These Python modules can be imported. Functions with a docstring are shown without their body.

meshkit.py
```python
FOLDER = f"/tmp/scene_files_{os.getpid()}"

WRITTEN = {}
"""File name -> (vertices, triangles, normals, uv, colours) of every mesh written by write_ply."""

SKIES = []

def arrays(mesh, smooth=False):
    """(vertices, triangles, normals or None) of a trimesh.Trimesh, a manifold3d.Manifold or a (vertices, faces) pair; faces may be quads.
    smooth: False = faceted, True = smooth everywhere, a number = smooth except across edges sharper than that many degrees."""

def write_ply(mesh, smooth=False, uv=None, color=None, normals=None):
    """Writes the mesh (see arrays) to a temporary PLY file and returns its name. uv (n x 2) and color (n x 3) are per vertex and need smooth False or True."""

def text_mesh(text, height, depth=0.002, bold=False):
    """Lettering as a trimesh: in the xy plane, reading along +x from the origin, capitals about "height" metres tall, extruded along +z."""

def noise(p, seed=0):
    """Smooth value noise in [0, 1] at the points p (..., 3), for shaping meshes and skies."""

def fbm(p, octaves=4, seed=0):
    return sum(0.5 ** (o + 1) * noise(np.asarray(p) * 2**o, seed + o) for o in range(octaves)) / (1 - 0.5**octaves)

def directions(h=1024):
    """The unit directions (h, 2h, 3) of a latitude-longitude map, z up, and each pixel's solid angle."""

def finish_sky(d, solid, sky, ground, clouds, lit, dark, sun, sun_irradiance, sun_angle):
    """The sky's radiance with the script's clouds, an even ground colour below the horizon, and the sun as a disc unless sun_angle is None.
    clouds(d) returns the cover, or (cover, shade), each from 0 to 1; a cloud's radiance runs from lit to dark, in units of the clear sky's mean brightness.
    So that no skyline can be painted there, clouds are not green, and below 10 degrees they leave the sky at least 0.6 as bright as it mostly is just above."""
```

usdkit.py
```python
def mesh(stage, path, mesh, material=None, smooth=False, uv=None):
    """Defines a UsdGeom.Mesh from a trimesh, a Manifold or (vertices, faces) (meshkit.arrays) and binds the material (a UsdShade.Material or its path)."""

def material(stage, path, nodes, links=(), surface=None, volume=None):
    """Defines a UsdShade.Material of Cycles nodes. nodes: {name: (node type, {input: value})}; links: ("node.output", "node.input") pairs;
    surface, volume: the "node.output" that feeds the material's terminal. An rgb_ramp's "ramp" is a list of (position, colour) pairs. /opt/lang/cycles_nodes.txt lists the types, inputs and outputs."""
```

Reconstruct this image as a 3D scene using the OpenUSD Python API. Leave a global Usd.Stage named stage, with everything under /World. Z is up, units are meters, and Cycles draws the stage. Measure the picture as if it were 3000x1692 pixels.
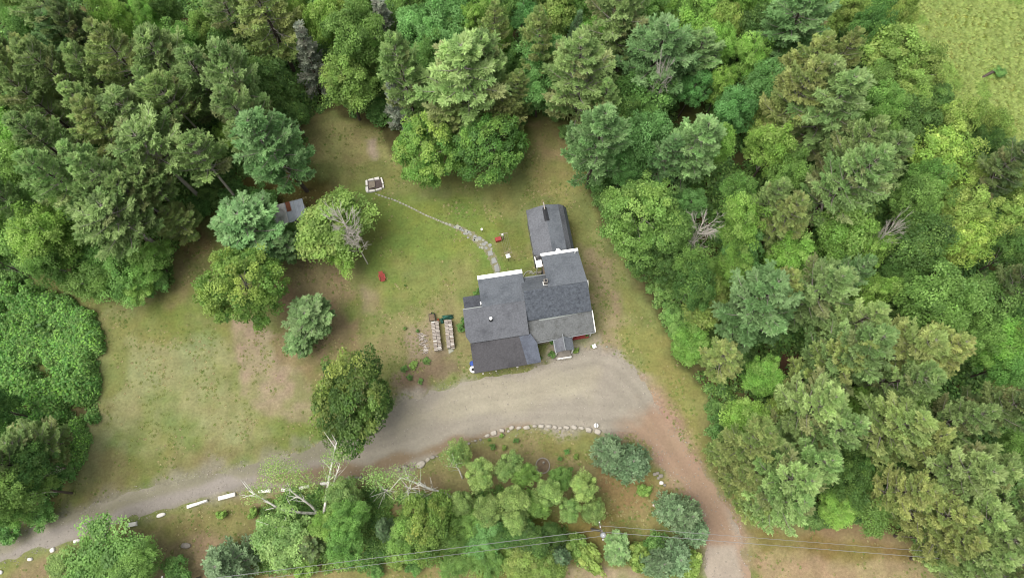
import math, random
import numpy as np, trimesh, usdkit, meshkit
from shapely.geometry import Polygon
from pxr import Usd, UsdGeom, UsdLux, UsdShade, Gf, Sdf, Vt

stage = Usd.Stage.CreateInMemory()
World = UsdGeom.Xform.Define(stage, '/World')
stage.SetDefaultPrim(World.GetPrim())
UsdGeom.Scope.Define(stage, '/World/Looks')
T = Sdf.ValueTypeNames

# ---------------------------------------------------------------- camera, sky, sun, exposure
CAM_H, PITCH, FPX = 86.0, math.radians(72.7), 2103.0       # drone height, look-down angle, focal length in photo pixels (3000 wide)
EXPOSURE = 1.72
SUN_EL, SUN_AZ = math.radians(66), math.radians(252)       # azimuth clockwise from +y
SUN_INT, SUN_ANGLE = 0.40, 46.0
SKY_STRENGTH = 0.05

cam = UsdGeom.Camera.Define(stage, '/World/camera')
cam.CreateHorizontalApertureAttr(36.0)
cam.CreateFocalLengthAttr(36.0 * FPX / 3000.0)
cam.CreateClippingRangeAttr(Gf.Vec2f(0.5, 6000))
cam.CreateExposureAttr(EXPOSURE)
cam.AddTranslateOp().Set(Gf.Vec3d(0, 0, CAM_H))
cam.AddRotateXOp().Set(90 - math.degrees(PITCH))

usdkit.material(stage, '/World/Looks/sky', {
    'sky': ('sky_texture', {'sky_type': 'single_scattering', 'sun_disc': False, 'sun_elevation': SUN_EL, 'sun_rotation': SUN_AZ,
                            'air_density': 1.0, 'aerosol_density': 2.0, 'ozone_density': 1.0}),
    'tc': ('texture_coordinate', {}),
    'n': ('noise_texture', {'scale': 2.2, 'detail': 4.0, 'roughness': 0.55}),
    'cl': ('rgb_ramp', {'ramp': [(0.25, (4.1, 4.2, 4.35)), (0.75, (6.7, 6.65, 6.5))]}),
    'sz': ('separate_xyz', {}), 'cie': ('map_range', {'from_min': 0.0, 'from_max': 1.0, 'to_min': 0.42, 'to_max': 1.26, 'clamp': True}), 'cs': ('vector_math', {'math_type': 'scale'}),   # overcast: three times brighter overhead than at the horizon
    'm': ('mix_color', {'fac': 0.85, 'use_clamp': False}),
    'bg': ('background_shader', {'strength': SKY_STRENGTH})},
    [('tc.generated', 'n.vector'), ('n.fac', 'cl.fac'), ('sky.color', 'm.a'), ('tc.generated', 'sz.vector'), ('sz.z', 'cie.value'), ('cl.color', 'cs.vector1'), ('cie.result', 'cs.scale'), ('cs.vector', 'm.b'), ('m.result', 'bg.color')], surface='bg.background')
dome = UsdLux.DomeLight.Define(stage, '/World/sky')
UsdShade.MaterialBindingAPI.Apply(dome.GetPrim()).Bind(UsdShade.Material.Get(stage, '/World/Looks/sky'))
dome.GetPrim().SetCustomDataByKey('kind', 'structure')
sun = UsdLux.DistantLight.Define(stage, '/World/sun')
sun.CreateIntensityAttr(SUN_INT); sun.CreateAngleAttr(SUN_ANGLE); sun.CreateColorAttr(Gf.Vec3f(1.0, 0.95, 0.87))
sun.GetPrim().CreateAttribute('inputs:normalize', T.Bool).Set(True)
sun.AddRotateZOp().Set(-math.degrees(SUN_AZ)); sun.AddRotateXOp().Set(-(90 - math.degrees(SUN_EL)))   # -z axis points from the sun

# ---------------------------------------------------------------- helpers
def at(px, py, z=0.0):
    """The point at height z seen at a photo pixel (3000 x 1692)."""
    x, y = (px - 1500) / FPX, -(py - 846) / FPX
    c, s = math.cos(PITCH), math.sin(PITCH)
    d = (x, c + y * s, -s + y * c)
    t = (z - CAM_H) / d[2]
    return np.array([d[0] * t, d[1] * t, z])
def dist(p):
    c, s = math.cos(PITCH), math.sin(PITCH)
    return p[1] * c - (p[2] - CAM_H) * s
K = 3000 / 2576.0
def o2(x, y): return x * K, y * K                            # overview pixels
OFF = dict(a=(0, 0), b=(1000, 0), c=(2000, 0), d=(0, 564), e=(1000, 564), f=(2000, 564), g=(0, 1128), h=(1000, 1128), i=(2000, 1128))
def rg(r, x, y): return OFF[r][0] + x / 2.576, OFF[r][1] + y / 2.576
def lin(c): c = c / 255.0; return c / 12.92 if c < 0.04045 else ((c + 0.055) / 1.055) ** 2.4
GAIN = 2.25
def S(r, g, b, k=1.0): return tuple(min(0.85, lin(v) / GAIN * k) for v in (r, g, b))
used = {}
def numbered(parent, name):
    n = used.get((parent, name), 0); used[(parent, name)] = n + 1
    return f'{parent}/{name}' if n == 0 else f'{parent}/{name}_{n:03d}'
labels = {}
def tag(prim, label=None, cat=None, group=None, kind=None):
    p = prim.GetPrim() if hasattr(prim, 'GetPrim') else prim
    for k, v in (('label', label), ('category', cat), ('group', group), ('kind', kind)):
        if v: p.SetCustomDataByKey(k, v)
    return prim
def thing(name, label, cat, loc=(0, 0, 0), rz=0.0, group=None, kind=None):
    x = UsdGeom.Xform.Define(stage, numbered('/World', name))
    x.AddTranslateOp().Set(Gf.Vec3d(*map(float, loc))); x.AddRotateZOp().Set(float(math.degrees(rz)))
    return tag(x, label, cat, group, kind)
def bind(prim, m):
    UsdShade.MaterialBindingAPI.Apply(prim.GetPrim()).Bind(m if isinstance(m, UsdShade.Material) else UsdShade.Material.Get(stage, '/World/Looks/' + m))
def obj(name, mesh, m, parent='/World', smooth=False):
    if hasattr(parent, 'GetPath'): parent = str(parent.GetPath())
    path = numbered(parent, name)
    return usdkit.mesh(stage, path, mesh, '/World/Looks/' + m, smooth=smooth)
def quads(path, v, n_per=4, m=None, tint=None):
    """A mesh of separate polygons of n_per corners, with a colour per corner."""
    me = UsdGeom.Mesh.Define(stage, path)
    me.CreatePointsAttr(Vt.Vec3fArray.FromNumpy(np.ascontiguousarray(v, np.float32)))
    nf = len(v) // n_per
    me.CreateFaceVertexCountsAttr(Vt.IntArray.FromNumpy(np.full(nf, n_per, np.int32)))
    me.CreateFaceVertexIndicesAttr(Vt.IntArray.FromNumpy(np.arange(len(v), dtype=np.int32)))
    me.CreateSubdivisionSchemeAttr('none')
    if tint is not None:
        UsdGeom.PrimvarsAPI(me).CreatePrimvar('tint', T.Color3fArray, 'vertex').Set(Vt.Vec3fArray.FromNumpy(np.ascontiguousarray(tint, np.float32)))
    if m: bind(me, m)
    return me
cat_ = trimesh.util.concatenate
def box(x0, y0, z0, x1, y1, z1):
    b = trimesh.creation.box([x1 - x0, y1 - y0, z1 - z0]); b.apply_translation([(x0 + x1) / 2, (y0 + y1) / 2, (z0 + z1) / 2]); return b
def tube(pts, rad, sides=6, cap=True):
    p = np.asarray(pts, float); r = np.broadcast_to(np.asarray(rad, float), (len(p),))
    t = np.gradient(p, axis=0); t /= np.linalg.norm(t, axis=1, keepdims=True) + 1e-9
    ref = np.array([0, 0, 1.0]) if abs(t[:, 2]).mean() < 0.8 else np.array([1.0, 0, 0])
    a = np.cross(t, ref); a /= np.linalg.norm(a, axis=1, keepdims=True) + 1e-9
    b = np.cross(t, a); ang = np.arange(sides) * 2 * np.pi / sides
    v = p[:, None] + r[:, None, None] * (np.cos(ang)[None, :, None] * a[:, None] + np.sin(ang)[None, :, None] * b[:, None])
    f = []
    for i in range(len(p) - 1):
        for j in range(sides):
            k = (j + 1) % sides
            f += [[i * sides + j, (i + 1) * sides + j, (i + 1) * sides + k], [i * sides + j, (i + 1) * sides + k, i * sides + k]]
    if cap:
        e = (len(p) - 1) * sides
        for j in range(1, sides - 1): f += [[0, j, j + 1], [e, e + j + 1, e + j]]
    return trimesh.Trimesh(v.reshape(-1, 3), np.array(f), process=False)
def hull(pts): return trimesh.convex.convex_hull(np.asarray(pts, float))
def lathe(profile, n=20):
    m = trimesh.creation.revolve(np.asarray(profile, float), sections=n); return m
def unit(v): return v / (np.linalg.norm(v, axis=-1, keepdims=True) + 1e-9)

# ---------------------------------------------------------------- materials
def mat(name, col, rough=0.8, var=0.25, scale=3.0, col2=None, detail=6.0, bump=0.0, bscale=None, spec=0.3, metal=0.0, coord='object', fine=0.0, fscale=25.0):
    col2 = col2 or tuple(c * (1 - var) for c in col); hi = tuple(min(0.9, c * (1 + var * 0.6)) for c in col)
    nodes = {'tc': ('texture_coordinate', {}), 'ge': ('geometry', {}),
             'n': ('noise_texture', {'scale': scale, 'detail': detail, 'roughness': 0.62}),
             'r': ('rgb_ramp', {'ramp': [(0.3, col2), (0.5, col), (0.7, hi)]}),
             'n2': ('noise_texture', {'scale': fscale, 'detail': 3.0, 'roughness': 0.7}),
             'f': ('map_range', {'from_min': 0.25, 'from_max': 0.75, 'to_min': 1 - fine, 'to_max': 1 + fine}),
             'mx': ('vector_math', {'math_type': 'scale'}),
             'p': ('principled_bsdf', {'roughness': rough, 'specular_ior_level': spec, 'metallic': metal})}
    src = 'tc.object' if coord == 'object' else 'ge.position'
    links = [(src, 'n.vector'), (src, 'n2.vector'), ('n.fac', 'r.fac'), ('n2.fac', 'f.value'), ('r.color', 'mx.vector1'), ('f.result', 'mx.scale'), ('mx.vector', 'p.base_color')]
    if bump:
        nodes['nb'] = ('noise_texture', {'scale': bscale or scale * 6, 'detail': 4.0, 'roughness': 0.6})
        nodes['b'] = ('bump', {'strength': bump, 'distance': 0.05})
        links += [(src, 'nb.vector'), ('nb.fac', 'b.height'), ('b.normal', 'p.normal')]
    return usdkit.material(stage, '/World/Looks/' + name, nodes, links, surface='p.BSDF')

def leaf_mat(name, trans=0.22):
    usdkit.material(stage, '/World/Looks/' + name, {
        'a': ('attribute', {'attribute': 'tint'}), 'oi': ('object_info', {}), 'ge': ('geometry', {}),
        'v': ('map_range', {'from_min': 0, 'from_max': 1, 'to_min': 0.84, 'to_max': 1.16}),
        'w': ('white_noise_texture', {'dimensions': '1D'}),
        'hh': ('map_range', {'from_min': 0, 'from_max': 1, 'to_min': 0.488, 'to_max': 0.512}),
        'h': ('hsv', {'saturation': 0.99, 'fac': 1.0}),
        'p': ('principled_bsdf', {'roughness': 0.6, 'specular_ior_level': 0.25}),
        'td': ('vector_math', {'math_type': 'scale', 'scale': trans}), 't': ('translucent_bsdf', {}), 'm': ('add_closure', {})},
        [('oi.random', 'v.value'), ('oi.random', 'w.w'), ('w.value', 'hh.value'), ('hh.result', 'h.hue'), ('v.result', 'h.value'), ('a.color', 'h.color'), ('h.color', 'p.base_color'),
         ('h.color', 'td.vector1'), ('td.vector', 't.color'), ('p.BSDF', 'm.closure1'), ('t.BSDF', 'm.closure2')], surface='m.closure')
leaf_mat('leaf', 0.9); leaf_mat('needle', 0.65)
mat('bark', S(118, 106, 96), 0.9, 0.4, 2.0, bump=0.4, bscale=10, fine=0.25, fscale=9)
mat('bark_grey', S(196, 188, 180, 1.5), 0.9, 0.3, 2.0, fine=0.25, fscale=9)
mat('birch_bark', S(240, 236, 230, 1.8), 0.7, 0.35, 1.6, col2=S(120, 112, 105), fine=0.2, fscale=6)
mat('dead_wood', S(222, 214, 206, 1.6), 0.9, 0.25, 3.0, fine=0.2)
mat('shingle_grey', S(128, 131, 139, 1.16), 0.85, 0.12, 0.45, col2=S(112,  115,  123, 0.97), fine=0.30, fscale=5.5, bump=0.3, bscale=9)
mat('shingle_blue', S(124, 130, 139, 1.16), 0.85, 0.12, 0.5, col2=S(110,  117,  127, 0.97), fine=0.27, fscale=5.5, bump=0.3, bscale=9)
mat('shingle_rough', S(112, 119, 130, 1.16), 0.85, 0.28, 2.6, col2=S(90, 96, 108, 1.16), fine=0.4, fscale=4.0, bump=0.3, bscale=9)
mat('shingle_brown', S(101, 100, 105), 0.85, 0.1, 0.5, col2=S(88,  87,  92, 0.84), fine=0.27, fscale=5.5, bump=0.3, bscale=9)
mat('shingle_slate', S(112, 119, 134, 1.16), 0.85, 0.12, 0.8, col2=S(101,  106,  121, 0.97), fine=0.24, fscale=5.5, bump=0.3, bscale=9)
mat('shingle_moss', S(130, 133, 135, 1.16), 0.85, 0.16, 0.7, col2=S(108,  110,  108, 0.97), fine=0.30, fscale=5, bump=0.3, bscale=9)
mat('shingle_dark', S(96, 100, 110, 1.16), 0.85, 0.12, 0.8, col2=S(84,  88,  98, 0.97), fine=0.30, fscale=5, bump=0.3, bscale=9)
mat('tarpaper', S(62, 64, 70), 0.8, 0.15, 2.0, fine=0.2, fscale=8)
mat('white_metal', (0.8, 0.8, 0.8), 0.4, 0.04, 0.6, spec=0.5)
mat('white_paint', (0.74, 0.74, 0.73), 0.6, 0.08, 1.0)
mat('grey_trim', S(186, 192, 198), 0.6, 0.12, 1.0)
mat('pale_trim', S(196, 204, 202), 0.6, 0.15, 1.0)
mat('clapboard', S(190, 170, 150), 0.8, 0.12, 1.0, fine=0.1)
mat('wall_grey', S(150, 150, 152), 0.8, 0.12, 1.0, fine=0.1)
mat('dark_glass', (0.02, 0.024, 0.03), 0.15, 0.05, 1.0, spec=0.6)
mat('black_rubber', (0.02, 0.02, 0.022), 0.7, 0.2, 2.0)
mat('red_paint', S(188, 72, 70), 0.65, 0.15, 3.0)
mat('red_faded', S(205, 88, 84), 0.7, 0.15, 3.0)
mat('blue_plastic', S(58, 104, 214), 0.45, 0.06, 2.0)
mat('white_plastic', (0.78, 0.78, 0.78), 0.45, 0.05, 2.0)
mat('green_tarp', S(70, 128, 112), 0.55, 0.25, 3.0)
mat('orange_plastic', S(214, 110, 80), 0.55, 0.1, 3.0)
mat('log_pale', S(214, 204, 194, 1.2), 0.85, 0.2, 4.0, fine=0.15)
mat('log_grey', S(196, 186, 178, 1.2), 0.85, 0.2, 4.0, fine=0.15)
mat('log_bright', S(244, 238, 230, 1.3), 0.85, 0.12, 4.0)
mat('log_brown', S(182, 168, 154, 1.2), 0.85, 0.22, 4.0, fine=0.15)
mat('boulder', S(218, 210, 198, 1.12), 0.9, 0.22, 2.4, bump=0.4, fine=0.12)
mat('boulder_grey', S(188, 180, 170), 0.9, 0.22, 2.4, bump=0.4, fine=0.12)
mat('granite', S(238, 234, 230, 1.6), 0.85, 0.12, 2.5, fine=0.12)
mat('flagstone', S(182, 184, 182, 1.1), 0.85, 0.16, 2.0, fine=0.1)
mat('stepping', S(190, 192, 176, 1.15), 0.85, 0.16, 2.0, fine=0.1)
mat('ash', S(118, 106, 104), 0.95, 0.3, 3.0, fine=0.2)
mat('plank', S(188, 176, 160), 0.85, 0.2, 3.0)
mat('pole_wood', S(140, 132, 124), 0.9, 0.2, 2.0)
mat('galvanised', S(196, 200, 204), 0.45, 0.1, 2.0, spec=0.5)
mat('wire', S(196, 196, 198), 0.6, 0.05, 1.0)
mat('tin_white', S(228, 226, 228, 1.5), 0.5, 0.3, 1.2, col2=S(170, 160, 156), spec=0.4)
mat('tin_blue', S(192, 202, 218, 1.3), 0.5, 0.2, 1.5, spec=0.4)
mat('rust', S(172, 110, 82), 0.85, 0.3, 2.0, fine=0.15)
mat('soil', S(140, 122, 100, 1.2), 0.95, 0.3, 3.0, fine=0.2)
mat('concrete', S(186, 178, 164), 0.9, 0.14, 1.2, fine=0.1)
mat('water', (0.02, 0.022, 0.02), 0.12, 0.2, 1.0, spec=0.5)
# ---------------------------------------------------------------- ground
def P2(*xy): return np.array([at(*o2(x, y))[:2] for x, y in xy])
def sdist(poly, X):
    """Signed distance (positive inside) of the points X (n, 2) to a polygon."""
    a, b = poly, np.roll(poly, -1, 0)
    best = np.full(len(X), 1e9); inside = np.zeros(len(X), bool)
    for p, q in zip(a, b):
        e = q - p; w = X - p
        t = np.clip((w @ e) / (e @ e + 1e-12), 0, 1)
        best = np.minimum(best, np.hypot(*(w - t[:, None] * e).T))
        c = ((p[1] > X[:, 1]) != (q[1] > X[:, 1])) & (X[:, 0] < (q[0] - p[0]) * (X[:, 1] - p[1]) / (q[1] - p[1] + 1e-12) + p[0])
        inside ^= c
    return np.where(inside, best, -best)
def fbm2(X, scale, seed=0, oct=3):
    out, amp, tot = 0, 1.0, 0
    for k in range(oct):
        out = out + amp * meshkit.noise(np.c_[X * scale * 2 ** k, np.full(len(X), 7.3 * k)], seed + k); tot += amp; amp *= 0.55
    return out / tot

CLEAR = P2((-120, 1560), (-60, 1330), (60, 1310), (120, 1280), (190, 1200), (240, 1110), (258, 1000), (262, 850), (235, 790), (170, 735), (90, 705), (105, 690), (220, 745), (320, 762), (430, 735), (448, 680),
           (455, 610), (520, 560), (600, 500), (640, 440), (760, 420), (780, 330), (830, 285), (960, 310), (985, 380), (1000, 340), (1330, 330), (1330, 290), (1400, 300), (1450, 390), (1480, 470),
           (1520, 560), (1560, 640), (1610, 740), (1680, 840), (1740, 950), (1800, 1050), (1830, 1190), (1900, 1300), (2050, 1330), (2250, 1335), (2330, 1390), (2400, 1560))
MARSH = P2((2090, -80), (2700, -80), (2700, 520), (2600, 460), (2540, 420), (2480, 320), (2390, 250), (2340, 130), (2220, 50))
DRIVE = P2((-60, 1395), (60, 1342), (180, 1292), (330, 1237), (500, 1197), (640, 1168), (760, 1138), (830, 1108), (900, 1065), (1000, 1015), (1100, 978), (1200, 956), (1330, 936), (1392, 905), (1500, 884),
           (1560, 905), (1620, 960), (1680, 1060), (1740, 1150), (1800, 1230), (1850, 1320), (1895, 1470), (1785, 1470), (1778, 1400), (1766, 1300), (1738, 1240), (1690, 1190), (1640, 1120), (1600, 1086),
           (1510, 1086), (1440, 1076), (1330, 1075), (1240, 1092), (1150, 1122), (1060, 1162), (1000, 1180), (920, 1196), (830, 1206), (740, 1212), (640, 1225), (560, 1237), (400, 1277), (250, 1325), (100, 1380), (-60, 1442))
BLOBS = [  # polygon in overview pixels, colour, softness of the edge in metres; blobs near trees painted lighter to offset their shade
    (CLEAR, S(146, 153, 94), 1.6),
    (P2((265, 790), (430, 760), (560, 800), (600, 900), (600, 1000), (700, 1080), (700, 1130), (480, 1180), (200, 1230), (250, 1100)), S(166, 168, 120), 3.0),
    (P2((265, 800), (420, 760), (560, 790), (590, 850), (330, 860), (285, 1000), (262, 1000)), S(146, 150, 92), 2.0),
    (P2((200, 1240), (300, 1130), (500, 1130), (700, 1100), (740, 1130), (500, 1190), (180, 1290)), S(148, 142, 98), 2.5),
    (P2((860, 430), (1000, 500), (1250, 520), (1320, 560), (1330, 640), (1200, 690), (1050, 700), (980, 760), (930, 640), (930, 520)), S(138, 157, 82), 3.0),
    (P2((980, 640), (1150, 640), (1190, 690), (1170, 760), (1060, 770), (990, 720)), S(148, 156, 92), 2.5),
    (P2((1250, 560), (1330, 540), (1330, 640), (1260, 640)), S(150, 148, 92), 1.5),
    (MARSH, S(162, 168, 94), 2.5),
    (P2((2300, 60), (2576, 0), (2576, 90), (2440, 100)), S(166, 178, 84), 3.0),
    (P2((585, 800), (650, 812), (760, 905), (790, 1000), (800, 1075), (740, 1065), (660, 1040), (612, 990), (600, 900)), S(186, 168, 142), 0.7),
    (P2((700, 860), (790, 870), (900, 800), (900, 880), (800, 940), (770, 960)), S(160, 138, 108), 2.0),
    (P2((430, 590), (560, 600), (540, 720), (450, 760), (440, 680)), S(168, 154, 112), 2.0),
    (P2((440, 560), (540, 600), (530, 650), (450, 640)), S(166, 138, 106), 1.5),  # dirt left of the maple, colour lightened against the shade of the trees
    (P2((730, 640), (830, 650), (900, 720), (870, 840), (840, 900), (740, 900), (720, 760)), S(168, 150, 116), 2.5),  # brown ground by the small pines, painted paler to make up for their shade
    (P2((560, 440), (760, 430), (900, 520), (760, 640), (560, 600)), S(120, 114, 66), 2.5),
    (P2((905, 720), (950, 730), (950, 800), (915, 790)), S(168, 156, 124), 1.0),
    (P2((940, 760), (1060, 780), (1150, 740), (1170, 800), (1180, 930), (1080, 950), (1010, 930), (930, 880)), S(160, 156, 108), 2.5),
    (P2((1030, 800), (1075, 800), (1110, 870), (1070, 980), (1000, 970), (1020, 880)), S(172, 158, 132), 1.5),
    (P2((1020, 900), (1100, 900), (1150, 930), (1060, 980), (1010, 960)), S(150, 132, 108), 1.5),
    (P2((780, 310), (960, 320), (990, 400), (940, 420), (850, 400), (790, 390)), S(176, 172, 116), 2.2),  # top clearing, brightness lost to tree shade put back into the colour
    (P2((915, 350), (950, 345), (955, 410), (930, 405)), S(198, 182, 158), 0.7),
    (P2((1330, 310), (1400, 310), (1460, 400), (1440, 420), (1360, 410)), S(178, 160, 118), 1.5),  # upper right corner of the lawn, lightened in colour to counter shading
    (P2((1340, 400), (1450, 400), (1470, 470), (1400, 500), (1340, 470)), S(168, 162, 106), 2.0),
    (P2((1455, 620), (1500, 630), (1560, 740), (1570, 860), (1540, 900), (1500, 880), (1490, 740)), S(176, 160, 128), 1.6),
    (P2((1380, 860), (1500, 850), (1510, 900), (1390, 925)), S(186, 174, 154), 0.9),
    (P2((1560, 830), (1680, 850), (1760, 1000), (1830, 1200), (1890, 1310), (1850, 1300), (1760, 1150), (1680, 1030), (1590, 900)), S(162, 160, 98), 2.0),
    (P2((960, 1200), (1150, 1130), (1330, 1080), (1500, 1090), (1520, 1230), (1400, 1260), (1000, 1260)), S(162, 152, 108), 2.0),
    (P2((1340, 1080), (1500, 1090), (1500, 1160), (1380, 1140)), S(150, 150, 92), 1.5),
    (P2((1520, 1180), (1660, 1200), (1690, 1260), (1640, 1340), (1520, 1320)), S(168, 146, 102), 2.0),
    (P2((-60, 1450), (100, 1390), (300, 1320), (560, 1245), (650, 1240), (640, 1380), (500, 1453), (300, 1560), (-60, 1560)), S(166, 150, 116), 2.0),
    (P2((330, 1320), (560, 1255), (640, 1260), (640, 1330), (420, 1350)), S(146, 142, 92), 2.0),
    (P2((640, 1230), (860, 1215), (1100, 1180), (1150, 1250), (900, 1330), (650, 1330)), S(158, 142, 108), 2.0),
    (P2((640, 1330), (1520, 1250), (1640, 1340), (1640, 1420), (640, 1450)), S(142, 136, 80), 2.0),
    (P2((1250, 1290), (1520, 1300), (1600, 1350), (1300, 1340)), S(150, 130, 78), 1.5),
    (P2((700, 1410), (1430, 1400), (1640, 1420), (1640, 1540), (620, 1540)), S(168, 156, 108), 1.5),
    (P2((1430, 1424), (1610, 1422), (1640, 1560), (1420, 1560)), S(194, 174, 146), 0.7),
    (P2((1880, 1330), (2250, 1335), (2340, 1400), (2400, 1560), (1900, 1560)), S(178, 162, 118), 1.5),
    (P2((1900, 1395), (2100, 1400), (2340, 1420), (2380, 1560), (1910, 1560)), S(190, 168, 132), 1.5),
    (P2((1880, 1330), (1960, 1335), (2330, 1390), (2330, 1405), (1920, 1385)), S(152, 136, 84), 1.2),
    (P2((2060, 1310), (2180, 1320), (2200, 1350), (2080, 1345)), S(174, 152, 114), 1.2),
    (P2((1960, 850), (2010, 850), (2010, 960), (1960, 930)), S(122, 94, 76), 1.5),
]
DRIVE_ZONES = [(P2((1650, 990), (1700, 1000), (1950, 1500), (1750, 1500), (1690, 1190), (1600, 1080)), S(196, 168, 144), 4.5),
               (P2((1760, 1375), (1850, 1370), (1900, 1560), (1760, 1560)), S(206, 192, 176), 0.8),
               (P2((-60, 1320), (640, 1140), (800, 1120), (830, 1210), (640, 1230), (-60, 1460)), S(168, 163, 142), 3.0),
               (P2((1000, 1030), (1100, 1000), (1300, 960), (1520, 930), (1480, 1000), (1200, 1040), (1000, 1090)), S(200, 192, 172), 2.0),
               (P2((-60, 1412), (330, 1268), (640, 1192), (830, 1160), (830, 1186), (640, 1216), (330, 1298), (-60, 1438)), S(184, 176, 168), 0.8),
               (P2((640, 1190), (900, 1170), (1150, 1100), (1330, 1068), (1330, 1080), (1150, 1126), (920, 1200), (640, 1228)), S(168, 148, 124), 1.0)]
def paint(X):
    n1, n2 = fbm2(X, 0.16, 3), fbm2(X, 0.7, 11)
    col = np.tile(S(100, 92, 62), (len(X), 1)).astype(float)
    near = fbm2(X, 0.05, 40)[:, None]
    col = col * (1 - 0.5 * near) + np.array(S(88, 104, 56)) * 0.5 * near
    def over(poly, c, soft, k=1.0):
        lo, hi = poly.min(0) - 6, poly.max(0) + 6
        i = np.nonzero(((X > lo) & (X < hi)).all(1))[0]
        d = sdist(poly, X[i]) + (n1[i] - 0.5) * soft * 2.2 + (n2[i] - 0.5) * soft * 1.6
        w = np.clip(d / soft + 0.5, 0, 1)[:, None] * k
        w = w * w * (3 - 2 * w)
        col[i] = col[i] * (1 - w) + np.array(c) * w
    for poly, c, soft in BLOBS: over(poly, c, soft)
    # worn, dry and lush patches of turf, and the stripes left by the mower
    pa, pb, pc = fbm2(X, .35, 71, 4), fbm2(X, .9, 73, 3), fbm2(X, .12, 75, 3)
    dry = np.clip((pa - .53) * 5, 0, 1)[:, None] * .42; col = col * (1 - dry) + np.array(S(168, 164, 114)) * dry
    lush = np.clip((pc + .35 * pb - .74) * 5, 0, 1)[:, None] * .5; col = col * (1 - lush) + np.array(S(118, 142, 62)) * lush
    along = X[:, 0] * .985 + X[:, 1] * .17; cross = X[:, 1] * .97 - X[:, 0] * .24
    col = col * (1 + .045 * np.sin(along * 2 * np.pi / 2.1 + 2 * pc * 3) * np.clip(pa * 2 - .4, 0, 1) + .035 * np.sin(cross * 2 * np.pi / 1.7 + pb * 2) * np.clip(1.4 - pa * 2, 0, 1))[:, None]
    col = col * 1.08
    keep = col.copy()
    over(DRIVE, S(190, 182, 168), 2.2)
    d = sdist(DRIVE, X)
    m = np.clip((d + 4) / 1.5, 0, 1)[:, None]
    lawn = col.copy()
    for poly, c, soft in DRIVE_ZONES: over(poly, c, soft)
    return keep + (np.where(m > 0, col, keep) - keep) * np.clip((d + 1.7 + (n2 - 0.5) * 3.0 + (n1 - .5) * 2.0) / 2.0, 0, 1)[:, None]

def coloured_grid(path, xs, ys, z, m, keep=None):
    gx, gy = np.meshgrid(xs, ys); X = np.c_[gx.ravel(), gy.ravel()]
    nx, ny = len(xs), len(ys)
    i, j = np.meshgrid(np.arange(nx - 1), np.arange(ny - 1)); b = (j * nx + i).ravel()
    F = np.c_[b, b + 1, b + nx + 1, b + nx]
    col = paint(X)
    me = UsdGeom.Mesh.Define(stage, path)
    me.CreatePointsAttr(Vt.Vec3fArray.FromNumpy(np.c_[X, z(X) if callable(z) else np.full(len(X), z)].astype(np.float32)))
    me.CreateFaceVertexCountsAttr(Vt.IntArray.FromNumpy(np.full(len(F), 4, np.int32)))
    me.CreateFaceVertexIndicesAttr(Vt.IntArray.FromNumpy(F.astype(np.int32).ravel()))
    me.CreateSubdivisionSchemeAttr('none')
    UsdGeom.PrimvarsAPI(me).CreatePrimvar('tint', T.Color3fArray, 'vertex').Set(Vt.Vec3fArray.FromNumpy(col.astype(np.float32)))
    bind(me, m)
    return me
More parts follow.
